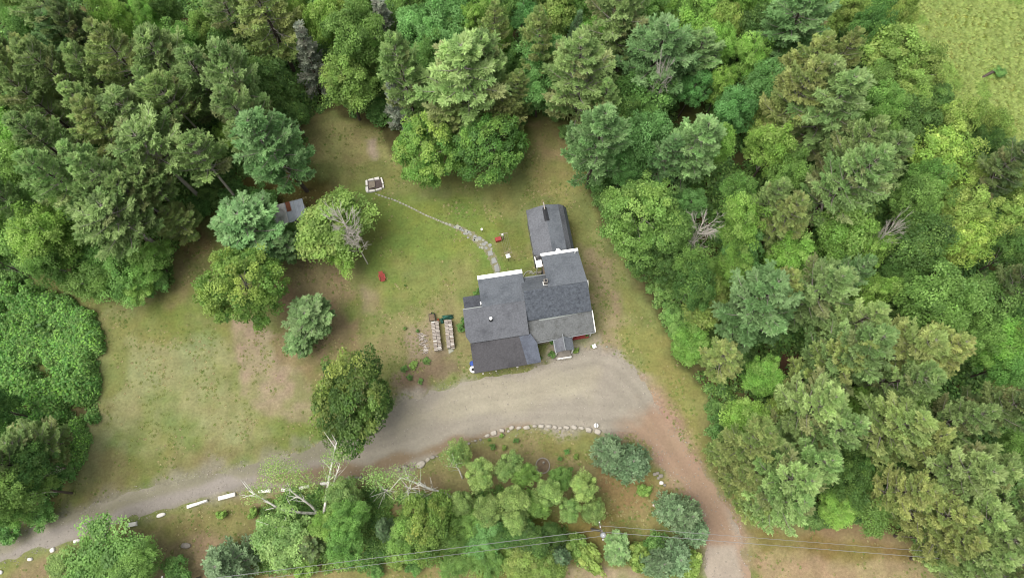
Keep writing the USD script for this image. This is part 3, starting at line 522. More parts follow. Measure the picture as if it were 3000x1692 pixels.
# ---------------------------------------------------------------- trees: where they stand (photo region, crown centre and radius in region pixels, kind, height or 0, own label)
TREES = '''
a 60 60 130 dy|a 430 90 210 pg|a 620 200 150 pd|a 930 190 120 db|a 1140 160 100 db|a 1700 130 170 pg|a 2010 110 230 po|a 1250 60 120 dd|a 480 330 160 pt|a 370 480 160 po|a 140 640 200 po|a 560 600 190 pg
a 950 450 210 po|a 1270 500 230 pg|a 1500 590 200 pg|a 1790 370 180 dd|a 1760 640 230 pg|a 2060 620 170 dd|a 2320 480 120 sg|a 2450 200 160 db|a 640 800 170 pg|a 1000 880 240 pg|a 780 1000 190 po|a 1130 1100 290 ph 18
a 1480 1150 200 ph 17|a 1800 1040 130 db 7|a 2080 1070 240 pt 0 feathery blue-green pine leaning over the lawn's upper left corner|a 90 1080 180 db|a 160 1290 210 dm|a 400 1120 190 pg|a 450 1310 210 pg|a 690 1290 180 pg|a 1900 840 200 pg|a 880 1330 190 pg|a 60 400 150 pd|a 1420 330 150 dm
a 740 560 150 pg|a 1150 760 170 pg|a 2230 900 110 dd 8|a 300 760 150 pg|a 1560 280 120 dy|a 60 880 120 dd|a 2180 60 120 dm|a 1000 60 110 dd|a 230 250 130 dm|a 2300 160 110 dy
d 870 150 280 ph 16.5 tall grey-green pine whose bare trunk slants over the grass track, left|a 970 1365 190 ph 17|a 1075 1335 160 ph 16|a 1285 690 170 ph 18|d 300 130 200 dm|d 240 400 230 dm|d 480 370 220 db|d 620 200 150 dm|d 900 560 230 dm 8|d 1160 520 160 db 7|d 760 660 170 dm 8|d 1010 720 140 db 5|d 60 260 140 dm|d 420 560 150 dm
d 1880 262 255 pt 11 blue-green pine standing in front of the rusty roofed shed|d 2120 400 120 pt 7 small blue-green pine squeezed between the round maple and the shed|d 1850 690 300 mp 0 round yellow-tipped maple at the left edge of the lawn|d 2320 920 170 pt 8 small blue-green pine at the lower right of the left maple|d 2260 1110 120 pt 5 low pale blue-green pine over the dirt patch beside the left maple
d 1340 220 150 po 9 low olive pine under the tall leaning pine trunks|d 1500 110 90 sh|d 1180 690 110 sh|d 60 60 150 pg|d 20 520 120 dd|d 30 700 130 sh|d 700 60 150 ph 17|d 1560 40 90 sh|d 1990 40 120 sh|d 1780 20 110 sh
d 2180 300 80 sh|d 1450 330 50 sh
b 70 330 220 dm|b 320 220 130 sg|b 560 80 180 dm|b 800 150 180 dt|b 560 270 180 dt|b 740 320 200 dt|b 960 220 120 db|b 1010 60 160 db|b 1110 230 120 po|b 1240 120 140 dd|b 1200 340 110 db|b 1370 180 120 dt|b 1640 120 180 dy|b 1530 320 150 po|b 1750 300 70 sp 10|b 2080 130 250 pg
b 1930 340 140 db|b 2330 110 150 dm|b 2460 90 120 db|b 2400 400 260 pt|b 1500 490 160 dt|b 1480 690 180 dt 11 teal-leaved tree with a pale bare trunk above the lawn's top edge|b 1850 520 260 pg|b 700 450 170 dm|b 480 560 170 pg|b 940 600 320 pg 21 broad grey-green pine overhanging the two maples at the lawn's top|b 1080 470 200 pg|b 820 870 170 po 13|b 1180 900 150 po 13
b 430 790 110 sg 11 greyed half-bare spruce left of the broad pine above the maples|b 200 480 90 wl 9|b 60 700 190 dy 12 bright yellow-green tree at the lawn's top left edge|b 640 1150 260 mp 0 yellow-tipped maple at the top centre of the lawn|b 1130 1130 270 mg 0 dark green maple touching the yellow-tipped maple at the lawn's top
b 1940 1020 220 pt|b 2210 1060 190 dt|b 2250 800 200 dm|b 2460 1150 130 pt|b 1790 730 140 xx 15 drooping grey dead tree against the pine above the barn|b 2370 690 80 xx 19 white bare dead treetop among pines, upper right of the barn|b 1640 820 100 sh|b 300 850 120 sh|b 1700 1000 60 sh|b 330 620 80 dd 9|b 1280 700 120 po 14|b 2060 900 120 dd|b 2120 1280 130 dt 9|b 1950 1350 120 sh
b 50 80 140 dy|b 200 100 130 dm|b 1450 60 120 dd|b 1800 60 130 dm|b 1330 480 110 dd|b 880 330 120 dm|b 300 430 100 db|b 2150 330 130 pg|b 2000 760 120 pg
c 100 260 190 db|c 300 230 150 dy|c 490 290 170 dd|c 900 130 230 pt|c 1230 120 130 dy|c 560 70 150 dm|c 340 50 130 db|c 60 430 170 pt|c 280 380 120 db|c 450 500 140 db|c 950 450 180 po|c 1170 480 140 po|c 1420 160 130 dd|c 1560 450 230 dy|c 1760 560 170 dy|c 1600 150 120 dy
c 1050 650 260 pg|c 840 750 220 po|c 1110 850 270 pg|c 600 650 160 dt|c 260 700 110 db|c 200 580 50 sg|c 390 850 160 dt|c 80 1080 200 pt|c 250 1130 130 db|c 620 960 170 dy|c 650 1170 170 db|c 800 1340 150 dm|c 1440 820 150 dm|c 1690 930 190 dd|c 2090 930 160 dy|c 1900 1190 230 dg 0 golden-green tree near the marsh edge, upper right
c 1300 1130 200 pg|c 1250 1320 250 pg|c 1490 1240 200 pg|c 1530 1070 120 dm|c 2120 1340 130 dy|c 2440 1290 170 pd|c 2480 1400 130 dy|c 2300 1010 130 dy|c 1790 1400 120 dm|c 1320 280 140 dd|c 720 330 150 dd|c 1900 780 130 dd 8|c 2240 1170 110 dd|c 40 700 120 dt|c 1350 680 130 dm|c 1700 720 150 dy|c 2150 1080 90 dd|c 60 120 130 dm
f 50 100 110 dt 9|f 420 320 180 db|f 440 450 140 dt|f 370 590 150 db|f 110 560 150 dm|f 60 720 160 dd|f 140 350 125 xx 15 bare grey dead tree beside the big bright maple, right of the house|f 770 200 180 po|f 420 80 160 dm|f 640 60 130 pg|f 1170 320 240 db 0|f 1290 150 120 dy|f 1400 480 130 db|f 1530 330 90 xx 17 bare white dead tree slanting among dark trees, right side
f 1680 420 220 dd|f 1700 150 170 dm|f 2080 120 180 dy|f 2090 380 200 dg|f 2430 200 190 dy|f 800 510 170 db|f 1030 690 240 pg|f 780 740 160 po|f 620 900 270 pt 20 big blue-green pine at the wood's edge right of the drive|f 210 870 200 dy 9 yellow-green leafy tree at the wood's edge, right of the house|f 1390 790 150 db|f 1850 790 260 dm|f 2230 830 210 dm
f 1250 1010 180 pg|f 1260 1200 260 pg|f 1700 1120 240 po|f 1960 1200 200 po|f 2130 1130 150 dm|f 2340 1010 80 dg 9|f 2350 1150 180 db|f 2440 1310 180 dm|f 620 1400 150 db 8|f 1080 1330 200 po|f 1600 1300 180 pg|f 60 1180 150 db 8|f 330 1250 150 po 12|f 1560 620 130 dd|f 2440 480 140 dd|f 2480 700 150 pd|f 2450 900 150 dd|f 1250 640 130 pt
f 180 1000 110 sh|f 500 1250 100 sh|f 1650 700 130 dd|f 40 950 90 sh|f 1500 950 120 dd 9
e 2255 200 310 mb 13.5 big bright rounded maple at the wood's edge, right of the barn|e 2480 330 160 dm|e 2330 400 150 dd 9|e 2480 560 150 dd 8|e 2020 80 100 sh|e 1960 40 70 sh|e 2420 720 110 sh 3|e 2500 900 90 sh|e 2530 1040 90 sh|e 2250 560 100 dd 6
e -30 230 270 dy 9.5 pale yellow-green tree right of the rusty roofed shed|e -20 430 150 db 6 low bright green tree at the foot of the pale yellow-green tree
g 250 400 190 pg 12|g 130 640 170 dm|g 250 800 180 dm|g 100 960 150 dm|g 340 600 150 dd|g 60 820 160 dd|g 80 480 120 dd|g 470 700 110 sh|g 60 1100 100 sh|g 30 200 140 dd|g 300 980 110 sh|g 40 640 120 pd
g 860 1400 330 dm 6 wide olive-green tree at the bottom left below the drive|g 1080 1320 160 dm 7|g 520 1330 120 wl 4|g 1360 1400 110 sh|g 1710 1350 190 sp 7 blue-green spruce at the bottom edge, left of centre|g 2100 1150 215 wl 6|g 2330 1200 110 pd 5|g 2520 1050 140 db 6|g 900 1430 180 dm 6|g 700 1440 90 sh
g 1670 980 38 sy 1.2 lone bright sapling on the grass below the granite slabs|g 1910 960 40 sy 1.2 small bright sapling under the leaning birch|g 2300 1380 90 sy
h 137 118 325 mo 12.5 big spreading maple with yellowing tips standing over the drive's left part|h 20 840 135 wl 7|h 40 1010 140 dm 8|h 20 1180 140 dm 7|h 900 520 95 wl 6|h 1040 670 120 wl 7|h 1250 600 110 wl 7|h 1370 690 95 dm 6|h 910 870 95 wl 6|h 1100 930 110 wl 7|h 1290 900 120 wl 8|h 1300 1000 100 wl 6
h 1560 830 105 wl 7|h 1840 740 110 wl 7|h 1720 930 90 wl 6|h 1890 940 95 wl 6|h 640 1060 240 mp 9 broad yellow-tipped maple in the strip between drive and wires|h 520 1130 150 dm 7|h 800 1150 130 dm 6|h 330 1090 80 sp 6|h 1640 700 100 dm 5|h 1480 920 100 dm 5|h 950 1060 120 dm 5|h 1080 1150 140 dt 5|h 1240 1130 120 dd 5
h 1430 1170 130 dd 5|h 1600 1120 90 dd 4|h 1250 1260 120 sy|h 1400 1350 170 dy 5|h 1540 1390 130 dy 5|h 1640 1290 90 sp 5|h 1100 1290 130 dm 4|h 880 1330 140 dm 4|h 540 1380 60 sh|h 260 1400 60 sh|h 1080 1370 90 sy|h 430 1330 70 sy|h 1760 1210 90 sy|h 1870 1310 110 sy|h 2080 1220 110 pt 4
h 2230 1260 90 sy|h 2240 1330 80 sy|h 2040 500 140 sp 7 dense round spruce beside the drive, left of a joined pair|h 2190 580 150 sp 7 dense round spruce beside the drive, right of a joined pair|h 2480 930 120 sp 6 blue-green spruce at the drive's edge, topmost of the column by the wires|h 2400 1330 130 sp 6 spruce left of the drive below the wires, at the bottom|h 1700 500 22 sh .8|h 1650 555 18 sh .7|h 1770 540 22 sy .7|h 1140 465 24 sh .8|h 1210 378 18 sy .6|h 1318 418 22 sh .7|h 1115 412 12 sh .5|h 1230 470 20 sy .6
h 2290 800 55 sy 1.4 yellow-green sapling between the spruce and the drive's lower bend|h 2380 1200 90 sh 3
i 20 970 130 sp 7 blue-green spruce overhanging the reddish drive near the wires|i 90 1110 110 sp 6 spruce touching the reddish drive right where the wires cross|i -60 1300 140 sp 6|i 60 1340 100 sy
i 430 250 190 db 9|i 970 160 230 pg|i 1050 320 200 pg|i 590 470 180 po|i 720 200 110 dy|i 700 650 220 pg|i 480 680 150 po 13|i 900 600 220 pg|i 750 830 210 pg|i 1280 160 140 db|i 1220 720 160 dd 9|i 1430 890 210 dm 9|i 1200 930 150 db 6|i 1640 330 230 po|i 1760 500 180 po|i 2080 280 200 pg|i 2060 560 260 pg
i 2250 640 220 pg|i 1900 970 190 po|i 2190 1000 250 pg|i 2320 1200 250 pg|i 2200 1360 200 pg|i 2420 180 180 pd|i 2480 460 150 dm|i 2040 1160 180 po|i 300 330 110 sh|i 250 180 90 sh|i 1250 430 120 dd 8|i 1600 130 150 dm|i 1780 200 150 dd|i 1870 300 130 dd|i 2480 850 160 pg|i 2500 1050 160 pg|i 1000 420 120 po 12|i 1000 1000 100 sh|i 1500 620 140 dd 9|i 1350 620 110 dd 8
i 2450 1400 150 pg|i 560 900 130 po 11|i 1700 780 170 po|i 350 520 130 po 10
e 480 700 8 sh .6|e 480 1022 14 sh .5|e 575 1043 14 sh .5|e 470 1330 28 sh .9|e 540 1300 34 sy .7|e 640 1270 30 sh .6|e 515 1395 24 sh .8|e 600 1425 22 sh .6|e 690 915 10 sh .7|e 1025 750 32 sh 1.2|e 905 1020 34 sh 1.1|e 925 960 26 sh .9|e 1590 1225 30 sh .9|e 1770 1190 26 sy .8|e 1590 1125 24 sh 1.0|e 1850 1075 14 sh .8|e 1500 1245 16 sh .6|e 1890 1160 12 sy .4
c 2400 540 45 sh 1.3 dark green bush standing alone on the marsh
'''
def zone(px, py):
    x, y = px / 3000, py / 1692
    if y > 0.78 and x < 0.74: return 'strip below the drive' if x > 0.13 else 'lower-left thicket'
    if x < 0.1 and y > 0.5: return 'lower-left thicket'
    if 0.3 < x < 0.58 and 0.3 < y: return 'yard around the house'
    if x < 0.34: return 'upper-left woods'
    if x < 0.6: return 'woods above the lawn'
    return 'upper-right woods' if y < 0.35 else ('right-hand woods' if y < 0.7 else 'lower-right woods')
ONES = 'zero one two three four five six seven eight nine ten eleven twelve thirteen fourteen fifteen sixteen seventeen eighteen nineteen'.split()
TENS = '_ _ twenty thirty forty fifty sixty seventy eighty ninety'.split()
def word(n):
    n = max(0, n)
    return 'a hundred' if n >= 100 else (ONES[n] if n < 20 else TENS[n // 10] + ('-' + ONES[n % 10] if n % 10 else ''))
trng = np.random.default_rng(77)
placed = []
SIZE = dict(sh=('tiny', 'small', 'wide'), sy=('tiny', 'small', 'wide'))
for line in TREES.strip().split('\n'):
    for item in line.split('|'):
        t = item.split()
        px, py = rg(t[0], float(t[1]), float(t[2])); kind = t[4]
        h = float(t[5]) if len(t) > 5 else 0.0
        label = ' '.join(t[6:])
        rp = float(t[3]) / 2.576
        nat = NATIVE[kind]
        if h == 0:
            h = nat * trng.uniform(0.88, 1.12) * (0.72 + 0.28 * min(1.3, rp / 78))
            if kind in ('sh', 'sy'): h = min(nat, 0.075 * rp)
        zc = CENTRE.get(kind, 0.55) * h
        c = at(px, py, zc); r = rp * dist(c) / FPX
        n = len(KINDS[kind]['builds']); i = int(trng.integers(n))
        path, H0, R0 = tree_class(kind, i)
        s, sz = r / R0, h / H0
        if kind == 'xx': s = r / R0
        rot = trng.uniform(0, 360)
        x = UsdGeom.Xform.Define(stage, numbered('/World', KINDS[kind]['name']))
        x.GetPrim().GetReferences().AddInternalReference(path); x.GetPrim().SetInstanceable(True)
        x.AddTranslateOp().Set(Gf.Vec3d(float(c[0]), float(c[1]), 0)); lean = trng.normal(0, 2.2, 2); wx = 1 + trng.normal(0, .07)
        x.AddRotateXYZOp().Set(Gf.Vec3f(float(lean[0]), float(lean[1]), float(rot))); x.AddScaleOp().Set(Gf.Vec3f(float(s * wx), float(s / wx), float(sz)))
        if not label:
            what = KINDS[kind]['what']
            big = 'large' if rp > 78 else ('small' if rp < 50 else 'medium')
            if kind in ('sh', 'sy'): big = 'tiny' if rp < 14 else ('small' if rp < 34 else 'broad')
            label = f'{big} {what}, {zone(px, py)}, {word(round(px / 30))} percent across, {word(round(py / 16.92))} down'
        assert label not in labels, label
        labels[label] = 1
        zname = zone(px, py)
        tag(x, label, 'shrub' if kind in ('sh', 'sy') else 'tree', ('shrubs in the ' if kind in ('sh', 'sy') else 'trees in the ') + zname)
        placed.append((c[0], c[1], r, kind))
def instancer(name, protos, pos, scale, rot, idx, label=None, cat=None):
    path = numbered('/World', name)
    pi = UsdGeom.PointInstancer.Define(stage, path)
    rel = pi.CreatePrototypesRel()
    for k, p in enumerate(protos):
        p(f'{path}/pattern_{"abcdefgh"[k]}'); rel.AddTarget(f'{path}/pattern_{"abcdefgh"[k]}')
    n = len(pos)
    pi.CreatePositionsAttr(Vt.Vec3fArray.FromNumpy(np.ascontiguousarray(pos, np.float32)))
    pi.CreateProtoIndicesAttr(Vt.IntArray.FromNumpy(np.ascontiguousarray(idx, np.int32)))
    pi.CreateScalesAttr(Vt.Vec3fArray.FromNumpy(np.ascontiguousarray(scale, np.float32)))
    q = np.zeros((n, 4), np.float32); q[:, 2] = np.sin(rot / 2); q[:, 3] = np.cos(rot / 2)
    pi.CreateOrientationsAttr(Vt.QuathArray([Gf.Quath(float(w), 0, 0, float(z)) for z, w in q[:, 2:]]))
    tag(pi, label, cat, kind='stuff')
    return pi
def clump_proto(seed, cols, H, R, n=110, leaf=0.3, tall=False):
    def make(path):
        rng = np.random.default_rng(seed)
        q = unit(rng.standard_normal((n, 3))); q[:, 2] = np.abs(q[:, 2])
        cen = q * rng.uniform(.5, 1, (n, 1)) * [R, R, H]
        v, c = leaf_quads(rng, cen, q + [0, 0, .5], leaf, jitter_col(rng, n, cols, [1] * len(cols), .17))
        quads(path, v, 4, 'leaf', c)
    return make
# knotweed bank at the left edge
KNOT = P2((-40, 770), (30, 722), (90, 728), (170, 748), (236, 795), (258, 850), (256, 1000), (238, 1105), (192, 1188), (140, 1190), (80, 1180), (-40, 1150))
X = trng.uniform(KNOT.min(0) - 1, KNOT.max(0) + 1, (6200, 2)); d = sdist(KNOT, X) + 1.1 * (fbm2(X, .5, 61) - .5) + .6 * (fbm2(X, 1.6, 62) - .5); hole = fbm2(X, .42, 63); k = (d > .25) & (hole > .4); X, d = X[k], d[k]
n = len(X); hh = (0.15 + 1.7 * fbm2(X, 0.22, 60)) * np.clip(d / 1.5 + 0.45, 0, 1) * trng.uniform(.65, 1.35, n)
instancer('knotweed_bank', [clump_proto(300 + k, GR['bush'] + ([C_(124, 170, 78)] if k < 2 else [C_(92, 140, 66)] + GR['mid'][:1] * (k % 2)), 2.1, .75, 200, .2) for k in range(4)], np.c_[X, np.zeros(n)], np.c_[.6 + .45 * hh, .6 + .45 * hh, hh], trng.uniform(0, 6.28, n), trng.integers(0, 4, n),
          'dense bank of tall bright green leafy weeds at the left edge of the field', 'undergrowth')
# undergrowth below the woods
X = trng.uniform((-85, -12), (85, 84), (15000, 2)); d = np.maximum(sdist(CLEAR, X), sdist(MARSH, X)); w = fbm2(X, .12, 90)
k = (d < -0.6) & ((w > .3) | (d > -4)); X, d = X[k], d[k]; n = len(X)
hh = trng.uniform(.4, 1.5, n) * np.clip(-d / 4, .35, 1)
instancer('undergrowth', [clump_proto(320 + k, GR['dark'] + GR['mid'] + ([GR['bush'][0]] if k else []), 1.3, 1.0, 90, .3) for k in range(3)], np.c_[X, np.zeros(n)], np.c_[hh * .5 + .6, hh * .5 + .6, hh], trng.uniform(0, 6.28, n), trng.integers(0, 3, n),
          'low leafy undergrowth and saplings on the shaded forest floor around the clearing', 'undergrowth')
def tuft_proto(seed, cols, H=.12, R=.3, n=22):
    def make(path):
        rng = np.random.default_rng(seed)
        az = rng.uniform(0, 6.28, n); rr = R * np.sqrt(rng.random(n)) * .5
        b = np.c_[np.cos(az) * rr, np.sin(az) * rr, np.zeros(n)]; o = np.c_[np.cos(az), np.sin(az), np.zeros(n)] * R * rng.uniform(.3, 1, (n, 1)) + [0, 0, H] * rng.uniform(.5, 1.1, (n, 1))
        wd = np.c_[-np.sin(az), np.cos(az), np.zeros(n)] * .025
        v = np.stack([b - wd, b + wd, b + o * [.6, .6, .8] + wd, b + o], 1).reshape(-1, 3)
        quads(path, v, 4, 'leaf', np.repeat(jitter_col(rng, n, cols, [1] * len(cols), .2), 4, 0))
    return make
STRIP = P2((640, 1250), (760, 1228), (900, 1222), (1010, 1240), (1130, 1200), (1330, 1230), (1500, 1260), (1515, 1345), (1620, 1395), (1600, 1412), (1200, 1420), (640, 1440))
X = trng.uniform(STRIP.min(0), STRIP.max(0), (1500, 2)); d = sdist(STRIP, X); w = fbm2(X, .3, 99); k = (d > .2) & (w > .44); X = X[k]; n = len(X); hh = trng.uniform(.35, 1.25, n)
instancer('roadside_brush', [clump_proto(380, GR['mid'] + GR['willow'][:1], 1.2, .9, 150, .17), clump_proto(381, GR['dark'] + GR['mid'][:1], 1.1, .9, 150, .17), clump_proto(382, GR['yellow'], .8, .8, 120, .16)], np.c_[X, np.zeros(n)], np.c_[hh * .5 + .45, hh * .5 + .45, hh], trng.uniform(0, 6.28, n), trng.choice(3, n, p=[.4, .4, .2]),
          'low muted brush filling the strip between the drive and the overhead wires', 'undergrowth')
# turf weeds: low flat rosettes a little lighter, darker or greener than the grass they grow in
X = trng.uniform((-75, -12), (62, 62), (90000, 2)); d = sdist(CLEAR, X); X = X[(d > .4) & (sdist(DRIVE, X) < -.1)]
w = fbm2(X, .35, 95, 4); X = X[trng.random(len(X)) < np.clip((w - .42) * 2.6, .03, .75)]; n = len(X); hh = trng.uniform(.2, .75, n)
def weed_proto(seed, c): return clump_proto(seed, [S(*c, 1.35), S(*[v * .95 for v in c], 1.35)], .035, .34, 40, .12)
instancer('turf_weeds', [weed_proto(360, (138, 148, 84)), weed_proto(361, (170, 162, 118)), weed_proto(362, (126, 146, 74)), weed_proto(363, (152, 156, 100))], np.c_[X, np.full(n, .005)], np.c_[hh, hh, hh], trng.uniform(0, 6.28, n), np.clip((fbm2(X, .2, 98) * 7 - 2 + trng.normal(0, .8, n)).astype(int), 0, 3),
          'low weeds and clumps of grass speckling the mown lawns and field', 'grass')
def pebble(seed, m):
    def make(path):
        r = np.random.default_rng(seed); usdkit.mesh(stage, path, trimesh.convex.convex_hull(unit(r.standard_normal((14, 3))) * [.07, .055, .035] + [0, 0, .015]), '/World/Looks/' + m)
    return make
X = trng.uniform((-60, -12), (40, 25), (26000, 2)); d = sdist(DRIVE, X); X = X[(d > -.7) & (trng.random(len(X)) < np.where(d < .8, .8, .22))]; n = len(X); hh = trng.uniform(.35, 1.5, n)
instancer('loose_gravel', [pebble(370, 'boulder_grey'), pebble(371, 'concrete'), pebble(372, 'log_pale')], np.c_[X, np.full(n, .004)], np.c_[hh, hh, hh], trng.uniform(0, 6.28, n), trng.integers(0, 3, n), 'loose pebbles scattered along the gravel drive and its edges', 'gravel')
X = trng.uniform((38, 40), (90, 90), (30000, 2)); d = sdist(MARSH, X); X = X[d > .2]; n = len(X); hh = trng.uniform(.7, 1.4, n) * (.7 + .6 * fbm2(X, .3, 96))
instancer('marsh_grass', [tuft_proto(350, [C_(134, 150, 86), C_(142, 154, 92)], .22, .4, 30), tuft_proto(351, [C_(128, 150, 78), C_(120, 144, 74)], .22, .4, 30)], np.c_[X, np.zeros(n)], np.c_[hh, hh, hh * .8], trng.uniform(0, 6.28, n), (fbm2(X, .12, 97) > .52).astype(int),
          'yellow-green marsh grass filling the open wetland at the upper right', 'grass')
# ---------------------------------------------------------------- the house (local axes: u along its front, v towards the back)
HO, HA = at(1545, 900, 3)[:2], math.radians(9.0)
def to_local(p):
    d = np.asarray(p)[:2] - HO; c, s = math.cos(HA), math.sin(HA)
    return np.array([d[0] * c + d[1] * s, -d[0] * s + d[1] * c])
def to_world(u, v, z=0.0):
    c, s = math.cos(HA), math.sin(HA)
    return np.array([HO[0] + u * c - v * s, HO[1] + u * s + v * c, z])
def slab(corners, th=0.12, up=0.0):
    """A roof plane: corners (u, v, z), hung down by th."""
    c = np.asarray(corners, float); c[:, 2] += up
    return hull(np.vstack([c, c - [0, 0, th]]))
house = thing('farmhouse', 'rambling farmhouse of joined wings under grey, blue and brown shingle roofs', 'house', (HO[0], HO[1], 0), HA)
def part(name, mesh, m, parent=house, label=None, smooth=False):
    return tag(obj(name, mesh, m, parent, smooth), label)
def block(u0, v0, u1, v1, zs):   # walls with four top heights (u0v0, u1v0, u1v1, u0v1)
    return hull([(u0, v0, -.1), (u1, v0, -.1), (u1, v1, -.1), (u0, v1, -.1), (u0, v0, zs[0]), (u1, v0, zs[1]), (u1, v1, zs[2]), (u0, v1, zs[3])])
# left wing
part('wall', block(-7.25, -3.2, -.45, .04, (3.2, 3.2, 5.55, 5.55)), 'wall_grey')
part('wall', block(-5.15, .05, -.2, 4.0, (5.5, 5.5, 4.4, 4.4)), 'wall_grey')
r1 = part('roof', slab([(-7.6, .1, 5.82), (-.36, .1, 5.82), (-.36, -3.4, 3.42), (-7.35, -3.4, 3.42), (-7.45, -2.65, 3.93), (-7.78, -2.6, 3.97)]), 'shingle_grey', label='grey shingle front slope of the left wing with a vent pipe')
part('roof', slab([(-5.4, .1, 5.84), (-.02, .1, 5.84), (-.02, 3.82, 4.72), (-5.4, 3.82, 4.72)]), 'shingle_blue', label='blue-grey rear slope of the left wing')
part('eave_strip', slab([(-5.42, 3.82, 4.735), (0, 3.82, 4.735), (0, 4.36, 4.58), (-5.42, 4.36, 4.58)]), 'white_metal', label='white metal strip along the left wing\'s rear eave')
part('fascia', slab([(-7.62, .1, 5.86), (-5.42, .1, 5.86), (-5.42, .2, 5.86), (-7.62, .2, 5.86)], .22), 'pale_trim')
part('wall', block(-7.2, .1, -5.4, 2.3, (2.8, 2.8, 2.5, 2.5)), 'wall_grey')
part('roof', slab([(-7.5, .12, 3.05), (-5.18, .12, 3.05), (-5.18, 2.55, 2.75), (-7.5, 2.55, 2.75)]), 'shingle_dark', label='small dark lean-to roof at the left wing\'s back corner')
# vent pipe on the left wing
vp = to_local(at(*rg('e', 1128, 957), 4.9)); zv = 3.42 + (vp[1] + 3.4) / 3.5 * 2.4
part('vent_pipe', cat_([tube([(vp[0], vp[1], zv - .1), (vp[0], vp[1], zv + .55)], .11, 10), tube([(vp[0], vp[1], zv + .55), (vp[0], vp[1], zv + .63)], .19, 12)]), 'white_paint')
part('flashing', tube([(vp[0], vp[1], zv - .05), (vp[0], vp[1], zv + .1)], [.26, .15], 12), 'tarpaper')
vq = to_local(at(*rg('e', 1048, 812), 4.9))
part('vent_hood', hull([(-5.42 - .12, vq[1] - .18, 3.6), (-5.2, vq[1] - .18, 3.6), (-5.2, vq[1] + .2, 3.6), (-5.54, vq[1] + .2, 3.6), (-5.2, vq[1] - .15, 3.95), (-5.2, vq[1] + .15, 3.95)]), 'white_paint')
# garage at the front
part('wall', block(-7.1, -6.15, .25, -3.25, (2.2, 2.2, 2.95, 2.95)), 'wall_grey')
part('roof', slab([(-7.4, -3.42, 3.25), (-1.55, -3.42, 3.25), (-1.1, -6.76, 2.42), (-7.42, -6.82, 2.42)]), 'shingle_brown', label='brown-grey front roof of the left wing')
part('roof', slab([(-1.56, -3.42, 3.245), (-.2, -3.3, 3.28), (.05, -4.4, 3.0), (.42, -4.45, 2.98), (.58, -6.7, 2.415), (-1.1, -6.74, 2.41)]), 'shingle_slate', label='slate-blue patch at the right end of the front roof')
for k, (u0, u1) in enumerate(((-6.6, -4.0), (-3.5, -.9))):
    d = part('garage_door', box(u0, -6.21, 0, u1, -6.15, 2.0), 'wall_grey')
    for j in range(4): obj('panel', box(u0 + .05, -6.24, .04 + j * .49, u1 - .05, -6.21, .5 + j * .49), 'wall_grey', d)
# right wing: steep front slope, rear dormers, porch
part('wall', block(-.3, -1.7, 7.1, .8, (3.9, 3.9, 6.75, 6.75)), 'wall_grey')
part('wall', block(2.7, .82, 6.85, 5.05, (6.7, 6.7, 5.45, 5.45)), 'clapboard', label='tan clapboard wall of the rear dormer wing')
part('wall', block(-.15, .82, 2.68, 3.2, (6.5, 6.5, 4.2, 4.2)), 'wall_grey')
part('roof', slab([(-.38, .88, 7.0), (7.12, .88, 7.0), (7.42, -1.85, 3.95), (-.32, -1.9, 3.95)], .14), 'shingle_rough', label='steep mottled dark shingle slope facing the drive')
part('roof', slab([(2.5, .9, 7.03), (7.1, .9, 7.03), (6.92, 5.22, 5.72), (2.5, 5.22, 5.72)], .14), 'shingle_blue', label='blue-grey rear dormer roof')
part('eave_strip', slab([(2.44, 5.22, 5.74), (6.95, 5.22, 5.74), (6.95, 5.6, 5.63), (2.4, 5.6, 5.63)], .16), 'white_metal', label='white metal strip along the rear dormer eave')
part('eave_cap', slab([(4.25, 5.55, 5.66), (4.95, 5.55, 5.66), (4.7, 5.95, 5.56), (4.45, 5.95, 5.56)], .14), 'white_metal')
part('roof', slab([(-.4, .9, 6.72), (2.62, .9, 6.72), (2.7, 3.28, 4.3), (-.4, 3.28, 4.3)], .12), 'shingle_blue', label='small greenish-grey rear slope beside the chimney')
part('eave_trim', slab([(-.42, 3.28, 4.33), (2.7, 3.28, 4.33), (2.72, 3.46, 4.2), (-.42, 3.46, 4.2)], .1), 'grey_trim')
cp = to_local(at(*rg('b', (1500 - 1000 + 1035 / 10.68) * 2.576, (710 + 1330 / 10.68) * 2.576), 5.6)); zc_ = 6.72 - (cp[1] - .9) / 2.38 * 2.42
ch = part('chimney', box(cp[0] - .22, cp[1] - .2, zc_ - .5, cp[0] + .22, cp[1] + .2, zc_ + 1.35), 'boulder_grey')
obj('chimney_base', box(cp[0] - .27, cp[1] - .25, zc_ - .5, cp[0] + .27, cp[1] + .24, zc_ + .38), 'white_paint', ch)
obj('flue', tube([(cp[0], cp[1], zc_ + 1.3), (cp[0], cp[1], zc_ + 1.42)], .15, 10), 'tarpaper', ch)
pp = to_local(at(*rg('b', (500 + 1965 / 10.68) * 2.576, (710 + 300 / 10.68) * 2.576), 5.9))
part('vent_pipe', tube([(pp[0], pp[1] - .1, 5.6), (pp[0], pp[1] - .1, 6.5)], .07, 8), 'white_paint')
part('fascia', hull([(7.12, .7, 6.75), (7.2, .7, 6.75), (7.12, 1.0, 7.1), (7.2, 1.0, 7.1), (7.2, .3, 6.3), (7.12, .3, 6.3)]), 'white_paint')
